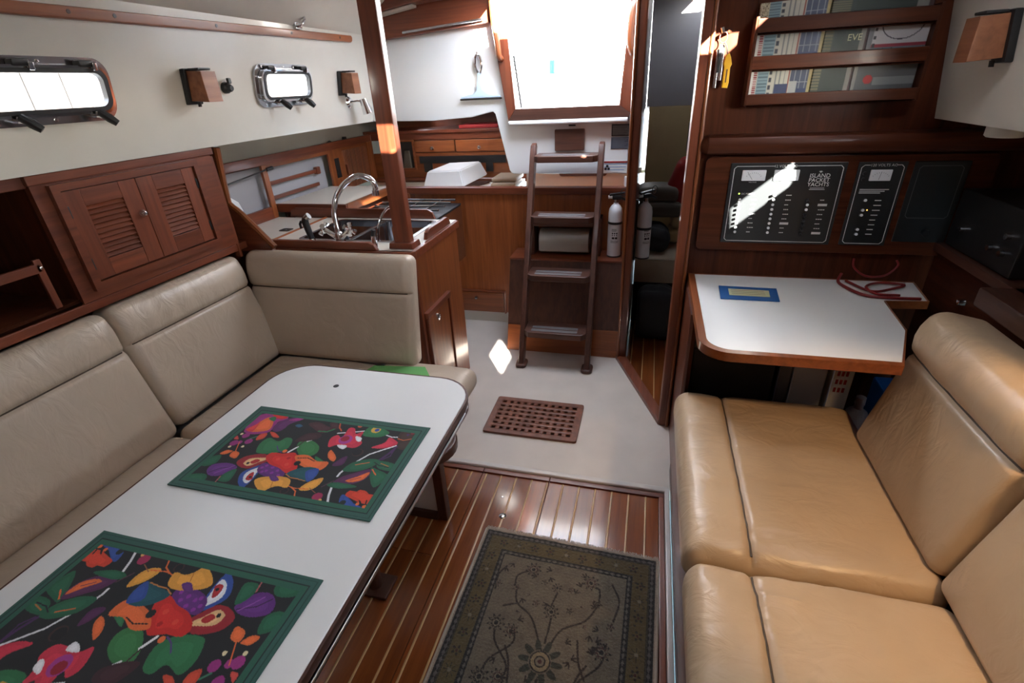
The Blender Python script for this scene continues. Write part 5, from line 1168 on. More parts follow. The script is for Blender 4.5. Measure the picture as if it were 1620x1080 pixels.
# ---- fire extinguishers
def extinguisher(x, y, z, s, label, rot=0.0, strap=0.62):
    t = thing('fire_extinguisher', label, 'extinguisher', (x, y, z), 'white fire extinguishers')
    c, sn = math.cos(rot), math.sin(rot)
    mk = lambda bm: xf(bm, lambda v: (x + s * (v.x * c - v.y * sn), y + s * (v.x * sn + v.y * c), z + s * v.z))
    part('cylinder', mk(lathe(B(), [(0, 0.0), (0.036, 0.0), (0.040, 0.006), (0.040, 0.255), (0.036, 0.280), (0.024, 0.298), (0.014, 0.305), (0.014, 0.312), (0, 0.312)], (0, 0, 0), n=28)), M['white_p'], t)
    part('foot_ring', mk(lathe(B(), [(0.037, -0.001), (0.0412, -0.001), (0.0412, 0.007), (0.037, 0.007)], (0, 0, 0), n=24)), M['black'], t)
    part('neck', mk(lathe(B(), [(0, 0.0), (0.012, 0.0), (0.013, 0.028), (0, 0.028)], (0, 0, 0.306), n=14)), M['steel'], t)
    v = part('valve', mk(box(B(), -0.022, 0.030, -0.014, 0.014, 0.330, 0.352, 0.005)), M['black'], t)
    part('lever', mk(prism(B(), [(-0.040, 0.350), (0.045, 0.362), (0.048, 0.372), (-0.036, 0.362)], 'y', -0.010, 0.010, 0.003)), M['black'], v)
    part('grip', mk(prism(B(), [(0.020, 0.335), (0.062, 0.318), (0.066, 0.328), (0.024, 0.350)], 'y', -0.008, 0.008, 0.003)), M['black'], v)
    part('nozzle', mk(tube(B(), [(-0.022, 0, 0.344), (-0.045, 0, 0.344)], 0.009, 10)), M['white_p'], v)
    part('pin_ring', mk(tube(B(), [(0.040 + 0.016 * math.cos(a), -0.016, 0.372 + 0.020 * math.sin(a)) for a in np.linspace(0, 2 * PI, 17)[:-1]], 0.002, 6, closed=True)), M['black'], v)
    part('strap', mk(lathe(B(), [(0.040, 0.0), (0.0425, 0.001), (0.0425, 0.013), (0.040, 0.014)], (0, 0, 0.312 * strap), n=28)), M['black'], t)
    # printed label wrapped on the cylinder: a grid of small marks
    bm = B(); r_ = 0.0403
    rr = random.Random(4)
    def mark(a0, a1, z0, z1):
        n = 4
        for i in range(n):
            A0, A1 = lerp(a0, a1, i / n), lerp(a0, a1, (i + 1) / n)
            bm.faces.new([bm.verts.new((r_ * math.sin(a), -r_ * math.cos(a), q)) for a, q in ((A0, z0), (A1, z0), (A1, z1), (A0, z1))])
    for k in range(5): mark(-0.5, 0.1 + 0.5 * rr.random(), 0.168 - 0.0035 * k, 0.1695 - 0.0035 * k)
    for i in range(3): mark(-0.45 + 0.3 * i, -0.25 + 0.3 * i, 0.140, 0.148); mark(-0.42 + 0.3 * i, -0.30 + 0.3 * i, 0.128, 0.137)
    mark(-0.42, -0.05, 0.110, 0.122); mark(0.02, 0.36, 0.110, 0.122)
    for k in range(4): mark(-0.6, 0.6 * rr.random(), 0.100 - 0.004 * k, 0.1015 - 0.004 * k)
    part('label_print', mk(bm), M['black'], t, kind='stuff')
    return t
extinguisher(-0.176, 2.925, 0.559, 1.0, 'white fire extinguisher standing on the engine box beside the ladder', 0.1)
t = extinguisher(-0.012, 2.86, 0.575, 1.02, 'white fire extinguisher strapped up inside the doorway', 0.6, 0.52)
part('wall_bracket', box(B(), -0.062, -0.048, 2.845, 2.875, 0.56, 0.90), M['black'], t)
bm = B(); box(bm, -0.14, -0.105, 3.0, 3.028, 0.945, 1.0, 0.004); one('switch_box', bm, M['white_p'], 'small white card behind the extinguisher', 'card')
bm = B(); tube(bm, [(-0.118, 2.985, 1.02), (-0.118, 2.985, 1.30)], 0.011, 10); lathe(bm, [(0, 0.03), (0.012, 0.028), (0.016, 0.012), (0.013, 0)], (-0.118, 2.985, 1.30), n=12)
one('gas_strut', bm, M['black'], 'slim black rod standing at the edge of the doorway frame', 'rod')

# ================================================================== after cabin through the doorway
t = thing('berth', 'upholstered berth in the after cabin', 'berth', (0.45, 3.6, 0))
part('berth_front', box(B(), -0.055, 0.89, 3.185, 3.22, 0.30, 0.45), M['berth'], t)
part('base', box(B(), -0.055, 0.89, 3.22, 3.90, 0.0, 0.36), M['deep'], t)
bm = cushion(B(), 0.465, 0.35, 0.045, 0.03, lambda p: Vector((0.41, 3.55, 0.41)) + p, 8, 8, 1); part('mattress', bm, M['berth'], t)
for (cx, cy, cz, hx, hy, hz, mt, nm, lab, ct) in (
        (0.06, 3.58, 0.80, 0.13, 0.12, 0.045, 'bagolive', 'sail_cushion', 'olive grey cushion on top of the pile inside the doorway', 'cushion'),
        (0.08, 3.57, 0.705, 0.14, 0.13, 0.045, 'bagolive', 'sail_cushion', 'olive grey cushion below another inside the doorway', 'cushion'),
        (0.25, 3.56, 0.625, 0.09, 0.12, 0.040, 'khaki', 'sail_cushion', 'ochre cushion at the right of the pile inside the doorway', 'cushion'),
        (0.24, 3.55, 0.535, 0.10, 0.12, 0.040, 'khaki', 'sail_cushion', 'lower ochre cushion resting on the berth', 'cushion')):
    bm = cushion(B(), hx, hy, hz, 0.03, lambda p: Vector((cx, cy, cz)) + p, 6, 6, 1, disp=lambda x, y, z, tt: 0.01 * tt * (1 - (x / hx) ** 2)); one(nm, bm, M[mt], lab, ct)
bm = cushion(B(), 0.12, 0.13, 0.075, 0.06, lambda p: Vector((0.04, 3.42, 0.545)) + Matrix.Rotation(0.2, 3, 'Y') @ p, 8, 8, 2, disp=lambda x, y, z, tt: 0.02 * tt * noise.noise(Vector((x * 14, y * 14, 0)))); one('soft_bag', bm, M['bagblack'], 'black bag slumped on the berth beside the extinguisher', 'bag')
bm = cushion(B(), 0.085, 0.09, 0.16, 0.07, lambda p: Vector((0.215, 3.60, 0.865)) + Matrix.Rotation(0.35, 3, 'Y') @ p, 8, 8, 4, disp=lambda x, y, z, tt: 0.02 * tt * noise.noise(Vector((x * 14, y * 14, 0)))); one('stuff_sack', bm, M['red'], 'red stuff sack leaning in the doorway view', 'bag')
bm = cushion(B(), 0.05, 0.07, 0.12, 0.045, lambda p: Vector((0.27, 3.70, 1.13)) + p, 6, 6, 3); one('dark_pouch', bm, M['bagblack'], 'dark upright pouch above the red sack', 'bag')
bm = cushion(B(), 0.12, 0.11, 0.16, 0.06, lambda p: Vector((0.10, 3.02, 0.165)) + p, 8, 8, 4, disp=lambda x, y, z, tt: 0.02 * tt * noise.noise(Vector((x * 14, y * 14, 0)))); one('duffel_bag', bm, M['bagblack'], 'black duffel bag on the after cabin floor', 'bag')

# ================================================================== chart table corner
desk_out = [(0.183, 2.058), (0.183, 1.470)] + [(0.273 - 0.090 * math.cos(a), 1.468 - 0.090 * math.sin(a)) for a in np.linspace(0.15, PI / 2, 8)] + [(0.705, 1.378), (0.800, 1.620), (0.822, 1.852), (0.958, 1.866), (0.985, 2.058)]
desk_in = [(0.207, 2.0575), (0.207, 1.470)] + [(0.277 - 0.070 * math.cos(a), 1.470 - 0.070 * math.sin(a)) for a in np.linspace(0.15, PI / 2, 8)] + [(0.708, 1.400), (0.797, 1.621), (0.819, 1.854), (0.955, 1.868), (0.982, 2.0575)]
t = thing('chart_table', 'white topped chart table with rounded varnished edge', 'table', (0.5, 1.75, 0.74))
part('top', prism(B(), desk_in, 'z', 0.752, 0.770, 0.001, 1), M['lam'], t)
part('edge_trim', ring(B(), desk_out, desk_in, 'z', 0.744, 0.773), M['teak_y'], t)
part('under_board', prism(B(), desk_in, 'z', 0.745, 0.752), M['mah_x'], t)
t = thing('desk_tag', 'blue plastic holder with a pale yellow note on the chart table', 'tag', (0.385, 1.862, 0.7705))
part('holder', prism(B(), [(0.282, 1.798), (0.478, 1.797), (0.490, 1.921), (0.288, 1.926)], 'z', 0.7705, 0.7745, 0.001), M['blue'], t)
part('note', prism(B(), [(0.315, 1.830), (0.452, 1.829), (0.458, 1.892), (0.318, 1.895)], 'z', 0.7745, 0.7755), M['note'], t)
bm = B()
for k in range(3):
    y = 1.846 + 0.016 * k; bm.faces.new([bm.verts.new((a, b, 0.7757)) for a, b in ((0.325, y), (0.440, y), (0.440, y + 0.003), (0.325, y + 0.003))])
part('handwriting', bm, M['dark_x'], t, kind='stuff')
bm = B(); tube(bm, spline([(0.735, 2.045, 0.80), (0.722, 2.02, 0.776), (0.735, 1.95, 0.776), (0.775, 1.885, 0.776), (0.86, 1.872, 0.777), (0.935, 1.877, 0.776)], 6), 0.0055, 8)
one('red_cable', bm, M['redcable'], 'red cable looping across the right corner of the chart table', 'cable', 'red cables')
bm = B(); tube(bm, spline([(0.75, 2.03, 0.777), (0.80, 1.93, 0.777), (0.875, 1.96, 0.777), (0.93, 2.0, 0.780), (0.86, 2.02, 0.778), (0.79, 1.95, 0.786), (0.80, 1.885, 0.785), (0.88, 1.90, 0.777)], 6), 0.0045, 8)
one('red_cable', bm, M['redcable'], 'thin red cable coiled near the notch of the chart table', 'cable', 'red cables')
bm = B(); tube(bm, spline([(0.760, 2.040, 0.862), (0.765, 2.030, 0.83), (0.81, 2.025, 0.800), (0.87, 2.026, 0.805), (0.905, 2.034, 0.84), (0.90, 2.042, 0.86)], 6), 0.004, 8)
one('red_cable', bm, M['redcable'], 'short red cable hanging in a loop under the switch panels', 'cable', 'red cables')

# panel board and moulding
t = thing('panel_board', 'varnished board carrying the electrical panels', 'board', (0.62, 2.045, 0.88))
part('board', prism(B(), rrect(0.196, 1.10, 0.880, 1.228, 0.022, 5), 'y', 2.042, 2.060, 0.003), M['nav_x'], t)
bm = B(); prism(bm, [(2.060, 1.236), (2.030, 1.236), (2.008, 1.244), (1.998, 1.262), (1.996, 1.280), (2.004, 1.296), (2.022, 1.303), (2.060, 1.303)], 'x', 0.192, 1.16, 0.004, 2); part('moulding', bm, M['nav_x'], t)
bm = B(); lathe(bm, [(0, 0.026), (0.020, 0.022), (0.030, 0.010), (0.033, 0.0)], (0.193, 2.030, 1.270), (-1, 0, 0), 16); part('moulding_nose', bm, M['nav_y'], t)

YP = 2.036
def on_panel(bm, x, z): return lambda u, v: (x + u, YP - 0.0012, z + v)
def fline(bm, x0, z0, x1, z1, w=0.0011, y=YP - 0.001):
    d = Vector((x1 - x0, z1 - z0)); n = Vector((-d.y, d.x)).normalized() * w
    bm.faces.new([bm.verts.new((a, y, b)) for a, b in ((x0 + n.x, z0 + n.y), (x0 - n.x, z0 - n.y), (x1 - n.x, z1 - n.y), (x1 + n.x, z1 + n.y))])
def frect(bm, x0, x1, z0, z1, y=YP - 0.001):
    bm.faces.new([bm.verts.new((a, y, b)) for a, b in ((x0, z0), (x1, z0), (x1, z1), (x0, z1))])
def outline(x0, x1, z0, z1, gap, r=0.008):
    bm = B()
    fline(bm, x0, z0 + r, x0, z1 - r); fline(bm, x1, z0 + r, x1, z1 - r); fline(bm, x0 + r, z0, x1 - r, z0)
    if gap: fline(bm, x0 + r, z1, gap[0], z1); fline(bm, gap[1], z1, x1 - r, z1)
    else: fline(bm, x0 + r, z1, x1 - r, z1)
    for a, b, c, d in ((x0, z0 + r, x0 + r, z0), (x1, z0 + r, x1 - r, z0), (x0, z1 - r, x0 + r, z1), (x1, z1 - r, x1 - r, z1)): fline(bm, a, b, c, d)
    return bm
def meter(x0, x1, z0, z1, par, needle):
    m = part('meter', box(B(), x0, x1, YP - 0.006, YP, z0, z1, 0.002), M['white_p'], par)
    bm = B(); y = YP - 0.0063; cx = (x0 + x1) / 2
    fline(bm, cx - 0.004, z0 + 0.004, cx + needle, z1 - 0.006, 0.0005, y)
    for k in range(9):
        a = -0.9 + 1.8 * k / 8; fline(bm, cx + 0.028 * math.sin(a), z0 - 0.002 + 0.028 * math.cos(a), cx + 0.032 * math.sin(a), z0 - 0.002 + 0.032 * math.cos(a), 0.0004, y)
    part('dial_print', bm, M['black'], m, kind='stuff')
def switch(x, z, par, on=True):
    bm = B(); tube(bm, [(x, YP, z), (x, YP - 0.006, z)], 0.0052, 10); s_ = part('switch', bm, M['black'], par)
    bm = B(); tube(bm, [(x, YP - 0.005, z), (x - 0.003, YP - 0.020, z + (0.004 if on else -0.004))], [0.0035, 0.005], 8); part('toggle', bm, M['white_p'] if on else M['black'], s_)

t = thing('breaker_box', 'black 12 volt switch panel with two meters and rows of switches', 'switch panel', (0.473, 2.04, 0.913), 'electrical panels')
part('plate', box(B(), 0.284, 0.662, YP, 2.0415, 0.913, 1.206, 0.002), M['panel'], t)
part('border', outline(0.297, 0.650, 0.921, 1.195, (0.432, 0.500)), M['line'], t, kind='stuff')
bm = B(); text_bm(bm, '12 VOLTS DC', 0.0125, on_panel(bm, 0.466, 1.1905)); part('title', bm, M['line'], t, kind='stuff')
meter(0.325, 0.405, 1.145, 1.182, t, -0.022); meter(0.432, 0.514, 1.145, 1.182, t, 0.01)
bm = B()
text_bm(bm, 'ISLAND', 0.0195, on_panel(bm, 0.582, 1.155)); text_bm(bm, 'PACKET', 0.0185, on_panel(bm, 0.582, 1.140)); text_bm(bm, 'YACHTS', 0.0185, on_panel(bm, 0.582, 1.125))
for k, a in enumerate((-0.9, -0.45, 0, 0.45, 0.9)): fline(bm, 0.582, 1.172, 0.582 + 0.007 * math.sin(a), 1.172 + 0.006 * math.cos(a), 0.0007)
fline(bm, 0.558, 1.1185, 0.604, 1.1185, 0.0007); fline(bm, 0.556, 1.1135, 0.606, 1.1135, 0.0007)
part('builder_logo', bm, M['line'], t, kind='stuff')
bm = B(); text_bm(bm, 'DC POWER', 0.0085, on_panel(bm, 0.356, 1.095)); text_bm(bm, 'VOLTAGE', 0.006, on_panel(bm, 0.365, 1.1375)); text_bm(bm, 'AMPERES', 0.006, on_panel(bm, 0.473, 1.1375))
part('captions', bm, M['line'], t, kind='stuff')
bm = B(); lathe(bm, [(0, 0.003), (0.0025, 0.002), (0.003, 0)], (0.326, YP, 1.098), (0, -1, 0), 10); part('pilot_light', bm, M['led_g'], t)
bm = B()
rs = random.Random(9)
for c, (x, n, z1) in enumerate(((0.332, 8, 1.076), (0.446, 9, 1.093), (0.560, 8, 1.076))):
    for k in range(n):
        z = z1 - 0.0172 * k
        switch(x, z, t, on=(c < 2 or k in (1, 2)))
        w = 0.012 + 0.010 * rs.random()
        if (c, k) in ((1, 6), (2, 1), (2, 7)): frect(bm, x + 0.036, x + 0.066, z - 0.0042, z + 0.0042)
        else:
            for q in range(3): frect(bm, x + 0.040 + q * w * 0.36, x + 0.040 + q * w * 0.36 + w * 0.28, z - 0.0016, z + 0.0016)
part('switch_labels', bm, M['line'], t, kind='stuff')

t = thing('breaker_box', 'narrow black 120 volt switch panel right of the larger one', 'switch panel', (0.768, 2.04, 0.916), 'electrical panels')
part('plate', box(B(), 0.695, 0.842, YP, 2.0415, 0.914, 1.205, 0.002), M['panel'], t)
part('border', outline(0.705, 0.832, 0.921, 1.195, (0.730, 0.808)), M['line'], t, kind='stuff')
bm = B(); text_bm(bm, '120 VOLTS AC', 0.0125, on_panel(bm, 0.770, 1.1905)); part('title', bm, M['line'], t, kind='stuff')
meter(0.735, 0.800, 1.143, 1.180, t, 0.0)
bm = B()
for k in range(3): frect(bm, 0.716, 0.716 + 0.09 - 0.012 * k, 1.112 - 0.006 * k, 1.115 - 0.006 * k)
for k in range(8):
    z = 1.076 - 0.0172 * k
    if k in (0, 2, 3, 6, 7): switch(0.740, z, t, True)
    frect(bm, 0.772, 0.790 + 0.008 * rs.random(), z - 0.0015, z + 0.0015)
part('print', bm, M['line'], t, kind='stuff')
for k in range(2):
    bm = B(); tube(bm, [(0.718, YP, 1.168 - 0.02 * k), (0.718, YP - 0.008, 1.168 - 0.02 * k)], 0.006, 10); part('button', bm, M['black'], t)
bm = B(); lathe(bm, [(0, 0.003), (0.002, 0.002), (0.0025, 0)], (0.757, YP, 1.042), (0, -1, 0), 8); part('pilot_light', bm, M['led_o'], t)

t = thing('breaker_box', 'dark outlined instrument panel in deep shade right of the 120 volt panel', 'switch panel', (0.945, 2.04, 0.916), 'electrical panels')
part('plate', box(B(), 0.862, 1.022, YP, 2.0415, 0.930, 1.205, 0.002), M['panel'], t)
part('border', outline(0.878, 1.004, 1.016, 1.191, None), pmat('grey_print', (0.10, 0.10, 0.10), 0.6), t, kind='stuff')
bm = B(); tube(bm, [(0.955, YP, 0.965), (0.955, YP - 0.012, 0.965)], 0.012, 14); part('knob', bm, M['black'], t)

# ---- chart rack with its books
t = thing('chart_rack', 'wooden slatted rack on the bulkhead holding chart books', 'rack', (0.54, 2.03, 1.395))
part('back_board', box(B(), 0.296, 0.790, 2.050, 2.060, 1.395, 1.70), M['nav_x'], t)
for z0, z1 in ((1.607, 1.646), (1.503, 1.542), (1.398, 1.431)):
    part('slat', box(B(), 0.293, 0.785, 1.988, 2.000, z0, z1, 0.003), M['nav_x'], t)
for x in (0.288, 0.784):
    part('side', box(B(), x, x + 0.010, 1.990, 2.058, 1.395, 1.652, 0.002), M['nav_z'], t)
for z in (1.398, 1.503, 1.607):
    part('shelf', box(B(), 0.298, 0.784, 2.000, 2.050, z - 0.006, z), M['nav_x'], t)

def cover(kind, nx=90, ny=50):
    uu, vv = raster(1.0, 1.0, nx, ny); col = np.zeros((ny, nx, 3)); rng = np.random.default_rng(len(kind) + nx)
    C = lambda *c: s2l(c)
    if kind.startswith('guide'):
        col[:] = C(196, 192, 178)
        put(col, uu < 0.05, C(226, 224, 216)); put(col, (uu > 0.055) & (uu < 0.105), C(150, 40, 44)); put(col, (uu > 0.055) & (uu < 0.105) & ((vv * 17) % 1 > 0.55), C(214, 190, 186))
        put(col, (uu > 0.12) & (uu < 0.30), C(132, 160, 172)); put(col, (uu > 0.13) & (uu < 0.29) & ((vv * 11) % 1 > 0.6), C(84, 110, 124))
        put(col, (uu > 0.31) & (uu < 0.35) & ((vv * 5) % 1 > 0.4), C(50, 56, 72))
        put(col, (uu > 0.37) & (uu < 0.62) & ((uu * 14) % 1 > 0.75), C(128, 130, 132))
        put(col, (uu > 0.62) & (uu < 0.65), C(148, 70, 60))
        put(col, (uu > 0.66) & (uu < 0.95), C(56, 66, 96)); put(col, (uu > 0.66) & (uu < 0.95) & (((uu * 11) % 1 < 0.10) | ((vv * 2.4) % 1 < 0.06)), C(150, 156, 166)); put(col, (uu > 0.66) & (uu < 0.95) & (vv > 0.6), C(30, 48, 96))
        put(col, uu > 0.95, C(176, 160, 110))
        if kind == 'guide2': put(col, (uu > 0.42) & (uu < 0.64) & (vv > 0.45), C(34, 50, 96)); put(col, (uu > 0.66) & (uu < 0.78) & (vv > 0.4), C(170, 172, 170))
        if kind == 'guide3': put(col, uu < 0.13, C(206, 198, 168)); put(col, (uu < 0.12) & (rng.random((ny, nx)) > 0.75), C(110, 96, 76))
    elif kind == 'green':
        col[:] = C(26, 44, 34); put(col, uu < 0.2, C(60, 66, 48)); put(col, (uu < 0.2) & ((vv * 12) % 1 > 0.5), C(120, 112, 80)); put(col, uu > 0.84, C(150, 146, 138)); put(col, (uu > 0.95), C(60, 24, 26))
    elif kind == 'forest':
        col[:] = C(206, 200, 200); put(col, (vv > 0.52) & (vv < 0.60), C(150, 28, 50)); put(col, vv > 0.6, C(96, 108, 116))
        hgt = 0.72 + 0.10 * np.sin(uu * 60) * np.sin(uu * 23 + 1); put(col, vv > hgt, C(24, 34, 30)); put(col, np.abs(np.hypot((uu - 0.55) * 1.2, vv - 0.0) - 0.42) < 0.012, C(60, 56, 66))
        put(col, uu < 0.08, C(120, 120, 122)); put(col, (np.abs(uu - 0.12) < 0.025) & ((vv * 5) % 1 > 0.55), C(30, 30, 34))
    else:
        col[:] = C(96, 98, 98); put(col, np.hypot((uu - 0.26) * 1.6, vv - 0.45) < 0.12, C(190, 30, 36)); put(col, (vv > 0.40) & (vv < 0.60) & (uu > 0.34), C(140, 142, 142)); put(col, vv > 0.84, C(130, 28, 44)); put(col, (vv > 0.89) & (vv < 0.96) & (uu > 0.1) & ((uu * 24) % 1 > 0.4), C(200, 190, 190)); put(col, uu < 0.06, C(150, 146, 140))
    return col * 0.62
def book(x0, x1, z0, z1, kind, label, lean=0.0, letters=None):
    org = Vector(((x0 + x1) / 2, 2.025, z0))
    w, h = x1 - x0, z1 - z0
    me = grid_mesh('chart_book', w, h, cover(kind), 0.016, M['cover'], lambda u, v, z: (x0 + u - org.x, 2.034 - z - org.y, z1 - v + lean * u / w - org.z))
    o = bpy.data.objects.new('chart_book', me); COL.objects.link(o); o.location = org; ORG[o.name] = org
    o['label'] = label; o['category'] = 'book'; o['group'] = 'chart books in the rack'
    if letters:
        bm = B(); text_bm(bm, letters[0], letters[1], lambda u, v: (letters[2] + u, 2.0175, letters[3] + v)); part('title', bm, M['note'], o, kind='stuff')
book(0.300, 0.500, 1.608, 1.688, 'guide3', 'chart guide with cream and blue cover in the topmost bay', 0.006)
book(0.503, 0.775, 1.608, 1.680, 'green', 'dark green chart book in the topmost bay', 0.0)
book(0.300, 0.498, 1.504, 1.612, 'guide1', 'chart guide with red lettered spine in the middle bay')
book(0.500, 0.620, 1.504, 1.612, 'green', 'dark green spiral book with gold letters in the middle bay', 0.0, ('EVE', 0.026, 0.585, 1.570))
book(0.622, 0.782, 1.504, 1.612, 'forest', 'white chart book with red band and dark trees in the middle bay', 0.0, None)
book(0.300, 0.485, 1.399, 1.508, 'guide2', 'chart guide with navy blocks in the lowest bay')
book(0.488, 0.602, 1.399, 1.508, 'green', 'dark green spiral book in the lowest bay')
book(0.604, 0.778, 1.399, 1.508, 'grey', 'grey chart book with a red spot in the lowest bay')

# ---- keys on a hook
t = thing('key_bunch', 'bunch of keys with a yellow float hanging on the bulkhead', 'keys', (0.205, 2.04, 1.45))
bm = B(); tube(bm, [(0.222, 2.060, 1.622), (0.206, 2.025, 1.624), (0.196, 2.012, 1.620), (0.192, 2.010, 1.632)], [0.007, 0.006, 0.006, 0.007], 8); part('hook', bm, M['chrome'], t)
part('key_ring', tube(B(), [(0.200 + 0.012 * math.cos(a), 2.020, 1.604 + 0.016 * math.sin(a)) for a in np.linspace(0, 2 * PI, 19)[:-1]], 0.0022, 6, closed=True), M['steel'], t)
bm = B(); prism(bm, [(0.214, 1.455), (0.232, 1.453), (0.2345, 1.470), (0.233, 1.515), (0.237, 1.524), (0.231, 1.545), (0.225, 1.558), (0.215, 1.552), (0.210, 1.526), (0.214, 1.516)], 'y', 2.018, 2.036, 0.004); f_ = part('float', bm, M['yellow'], t)
bm = B(); prism(bm, [(0.221, 1.470), (0.225, 1.470), (0.2255, 1.510), (0.2215, 1.510)], 'y', 2.0172, 2.0182); part('lettering', bm, M['dark_z'], f_)
for k, (x, z, ln) in enumerate(((0.196, 1.585, 0.085), (0.203, 1.582, 0.105), (0.190, 1.570, 0.115))):
    bm = B(); box(bm, x - 0.005, x + 0.005, 2.022 + 0.004 * k, 2.024 + 0.004 * k, z - ln, z, 0.0008); part('key', bm, M['steel'] if k else M['black'], t)
bm = B(); tube(bm, spline([(0.205, 2.018, 1.59), (0.214, 2.018, 1.575), (0.218, 2.022, 1.555)], 4), 0.002, 6); part('cord', bm, M['black'], t)

# ---- starboard settee
GS2, GB2 = 'seat cushions of the starboard settee', 'back cushions of the starboard settee'
seat('seat_cushion', 0.157, 0.755, 0.940, 1.716, 0.30, 0.422, M['lea_r'], 'tan leather seat cushion next to the chart table', GS2, seam=-0.136, puff=0.016, wr=0.0040, r=0.045, roll=0.008)
seat('seat_cushion', 0.157, 0.745, 0.100, 0.932, 0.30, 0.422, M['lea_r'], 'tan leather seat cushion at the lower right, cut by the picture edge', GS2, seam=-0.140, puff=0.018, wr=0.0055, r=0.045, roll=0.008)
upR, nR = (0.217, 0, 0.976), (-0.976, 0, 0.217)
back('back_cushion', (0.757, 1.262, 0.655), (0, 1, 0), upR, nR, 0.272, 0.240, 0.068, M['lea_r'], 'tan leather backrest cushion beside the chart table', GB2, 0.095, roll=0.020)
back('back_cushion', (0.757, 0.560, 0.655), (0, 1, 0), upR, nR, 0.415, 0.240, 0.068, M['lea_r'], 'tan leather backrest cushion at the right picture edge', GB2, 0.095, roll=0.020)
t = thing('settee_base', 'dark wood fronted base under the starboard settee', 'settee', (0.5, 0.7, 0))
part('front_panel', box(B(), 0.175, 0.195, -1.45, 1.70, 0.0, 0.298), M['mah_y'], t)
part('seat_board', box(B(), 0.195, 0.95, -1.45, 1.70, 0.270, 0.298), M['mah_y'], t)
part('end_panel', box(B(), 0.195, 0.95, 1.68, 1.70, 0.0, 0.27), M['mah_z'], t)
part('front_trim', box(B(), 0.1725, 0.1765, -1.45, 1.70, 0.02, 0.06, 0.001), M['dark_y'], t)
t = thing('side_cabinet', 'dark wooden cabinet and ledge behind the starboard cushions', 'cabinet', (1.1, 1.0, 0))
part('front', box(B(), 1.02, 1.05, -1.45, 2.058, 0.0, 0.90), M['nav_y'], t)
part('ledge', box(B(), 0.925, 1.05, -1.45, 1.60, 0.872, 0.930, 0.008), M['dark_y'], t)
part('counter', box(B(), 1.0, 1.255, -1.45, 2.058, 0.90, 0.93, 0.004), M['dark_y'], t)
bm = B(); lathe(bm, [(0, 0.02), (0.009, 0.018), (0.012, 0.0)], (1.018, 1.80, 0.80), (-1, 0, 0), 14); part('knob', bm, M['chrome'], t)
t = thing('radio_set', 'black radio unit in deep shade at the right edge', 'radio', (1.1, 1.85, 0.931))
part('case', box(B(), 1.02, 1.22, 1.66, 2.03, 0.9315, 1.12, 0.006), M['black'], t)
for y, z in ((1.72, 0.99), (1.78, 0.99), (1.72, 1.04), (1.95, 1.0)):
    bm = B(); tube(bm, [(1.021, y, z), (1.008, y, z)], 0.009, 10); part('knob', bm, M['steel'], t)
bm = B(); lathe(bm, [(0, -0.030), (0.040, -0.030), (0.045, -0.026), (0.045, 0.0)], (0.945, 1.78, 1.3345), (0, 0, 1), 24); one('deck_fitting', bm, M['gel'], 'round cream fitting under the side deck at the right', 'fitting')

# things stowed under the chart table
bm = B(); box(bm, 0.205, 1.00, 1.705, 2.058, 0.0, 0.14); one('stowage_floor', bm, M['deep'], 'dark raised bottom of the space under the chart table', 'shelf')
bm = B(); box(bm, 0.178, 0.203, 1.705, 2.058, 0.0, 0.742); one('desk_end_panel', bm, M['mah_z'], 'wooden upright supporting the left end of the chart table', 'panel')
t = thing('storage_case', 'black storage case under the chart table', 'case', (0.36, 1.9, 0.141))
part('body', box(B(), 0.215, 0.515, 1.80, 2.05, 0.141, 0.56, 0.008), M['bagblack'], t); part('lid', box(B(), 0.212, 0.518, 1.797, 2.053, 0.561, 0.60, 0.008), M['black'], t)
bm = B(); box(bm, 0.530, 0.572, 1.80, 2.04, 0.141, 0.62, 0.003); one('grey_binder', bm, pmat('grey_card', (0.10, 0.10, 0.11), 0.6), 'dark grey binder standing beside the black case', 'binder')
bm = B(); box(bm, 0.578, 0.690, 1.80, 2.04, 0.141, 0.61, 0.003); one('carton', bm, pmat('pale_card', (0.42, 0.42, 0.43), 0.7), 'plain pale grey carton under the chart table', 'box')
t = thing('carton', 'narrow white carton with red print under the chart table', 'box', (0.74, 1.92, 0.141))
part('body', box(B(), 0.712, 0.778, 1.80, 2.04, 0.141, 0.62, 0.003), M['paper'], t)
bm = B()
for k in range(3):
    for j in range(3): frect(bm, 0.722 + 0.014 * j, 0.731 + 0.014 * j, 0.49 - 0.035 * k, 0.51 - 0.035 * k, 1.7985)
part('red_print', bm, M['red'], t, kind='stuff')
bm = B()
for k in range(4): frect(bm, 0.730, 0.755, 0.33 - 0.03 * k, 0.345 - 0.03 * k, 1.7985)
part('grey_print', bm, M['tread'], t, kind='stuff')
t = thing('spray_bottle', 'white bottle with blue side under the chart table beside the backrest', 'bottle', (0.85, 1.86, 0.141))
part('bottle', lathe(B(), [(0, 0), (0.045, 0), (0.048, 0.01), (0.048, 0.13), (0.035, 0.165), (0.016, 0.18), (0.016, 0.20), (0, 0.20)], (0.85, 1.86, 0.141), n=20), M['white_p'], t)
part('cap', lathe(B(), [(0, 0.03), (0.017, 0.03), (0.018, 0.0)], (0.85, 1.86, 0.341), n=16), M['white_p'], t)
bm = B(); box(bm, 0.905, 0.985, 1.80, 1.95, 0.141, 0.42, 0.01); one('blue_box', bm, M['blue'], 'blue box in the dark corner under the chart table', 'box')

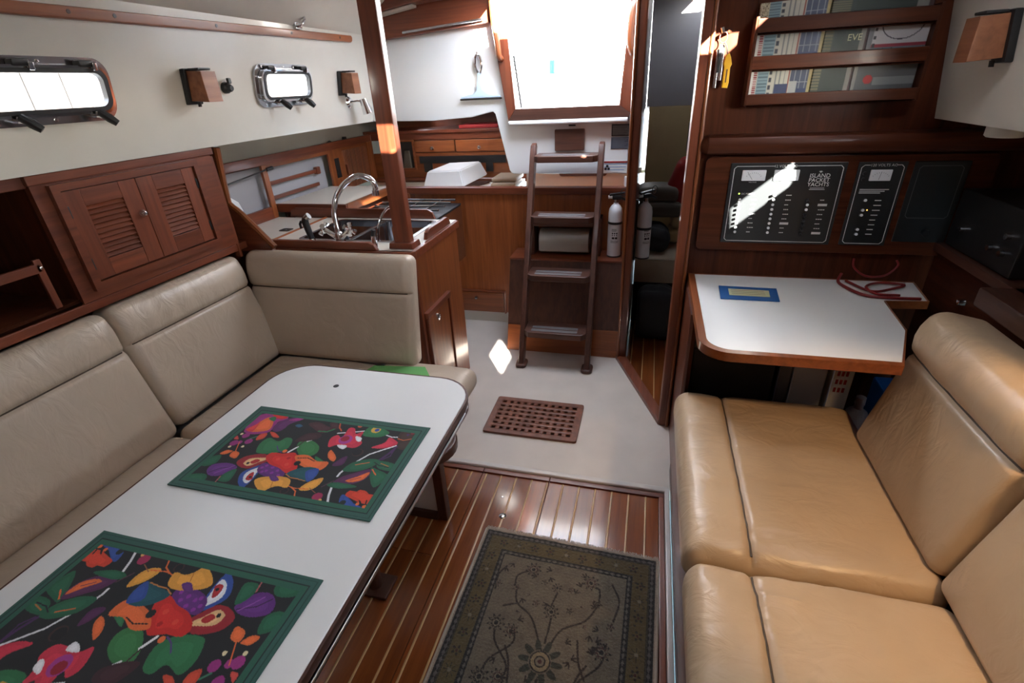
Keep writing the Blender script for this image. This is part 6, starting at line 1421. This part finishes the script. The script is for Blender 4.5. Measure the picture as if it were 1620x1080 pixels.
# warm cabin lamp on the starboard side, forward of the picture
wl_ = wall_lamp(0.72, WR, 'lit wooden wall lamp on the starboard side')
sp_d = bpy.data.lights.new('lamp_light', 'SPOT'); sp_d.energy = 1.7; sp_d.color = (1.0, 0.62, 0.30); sp_d.spot_size = math.radians(62); sp_d.spot_blend = 0.55; sp_d.shadow_soft_size = 0.03
sp_o = bpy.data.objects.new('lamp_light', sp_d); COL.objects.link(sp_o); sp_o.location = (0.80, 0.72, 1.47)
sp_o.rotation_euler = Vector((-0.26, 0.36, -1)).to_track_quat('-Z', 'Y').to_euler()

# ================================================================== outside: cockpit and dock
t = thing('cockpit', 'white cockpit beyond the companionway in glaring light', 'cockpit', (-0.46, 4.8, 0.9))
part('sole', box(B(), -1.05, 0.15, 4.0, 6.2, 0.86, 0.90), M['gel_w'], t)
part('seat', box(B(), -1.75, -1.05, 4.0, 6.2, 0.86, 1.28, 0.03), M['gel_w'], t)
part('seat', box(B(), 0.15, 0.85, 4.0, 6.2, 0.86, 1.28, 0.03), M['gel_w'], t)
part('coaming', box(B(), -1.95, -1.75, 4.21, 6.2, 0.86, 1.62, 0.05), M['gel_w'], t)
part('coaming', box(B(), 0.85, 1.05, 4.21, 6.2, 0.86, 1.62, 0.05), M['gel_w'], t)
part('stern_seat', box(B(), -1.75, 0.85, 5.7, 6.25, 0.86, 1.50, 0.04), M['gel_w'], t)
part('bridge_deck', box(B(), -0.83, -0.105, 3.63, 4.0, 1.29, 1.325), M['gel_w'], t)
t = thing('steering_wheel', 'thin rimmed steering wheel in the bright cockpit', 'wheel', (0.03, 4.8, 0.9))
wc = Vector((0.030, 4.8, 1.62))
part('rim', tube(B(), [wc + Vector((0.46 * math.cos(a), 0.0, 0.46 * math.sin(a))) for a in np.linspace(0, 2 * PI, 49)[:-1]], 0.014, 8, closed=True), M['steel'], t)
for k in range(6):
    a = k * PI / 3 + 0.3
    part('spoke', tube(B(), [wc, wc + Vector((0.46 * math.cos(a), 0, 0.46 * math.sin(a)))], 0.007, 6), M['steel'], t)
part('hub', lathe(B(), [(0, -0.03), (0.05, -0.03), (0.05, 0.03), (0, 0.03)], wc, (0, 1, 0), 16), M['steel'], t)
part('pedestal', tube(B(), [(0.03, 4.92, 0.9), (0.03, 4.92, 1.55), (0.03, 4.9, 1.72)], [0.10, 0.075, 0.06], 14), M['gel_w'], t)
bm = B(); tube(bm, [(-0.846, 4.6, 1.56), (-0.846, 4.6, 1.66)], 0.03, 12); one('blue_flask', bm, M['blue'], 'small blue flask in the bright cockpit', 'bottle')
t = thing('dock_wall', 'weathered board fence on the dock outside the portlight', 'fence', (-3.1, 2.5, -0.8))
for k in range(40):
    y = -1.5 + 0.19 * k
    part('board', box(B(), -3.12 - 0.01 * (k % 2), -3.09, y, y + 0.18, -0.8, 2.05 + 0.03 * ((k * 7) % 3)), M['dock'], t)
part('post', box(B(), -3.085, -2.97, 3.05, 3.25, -0.8, 2.2), M['dock'], t)
wt = struct('water', box(B(), -60, 60, -60, 60, -0.95, -0.85), M['water'], 'harbour water')
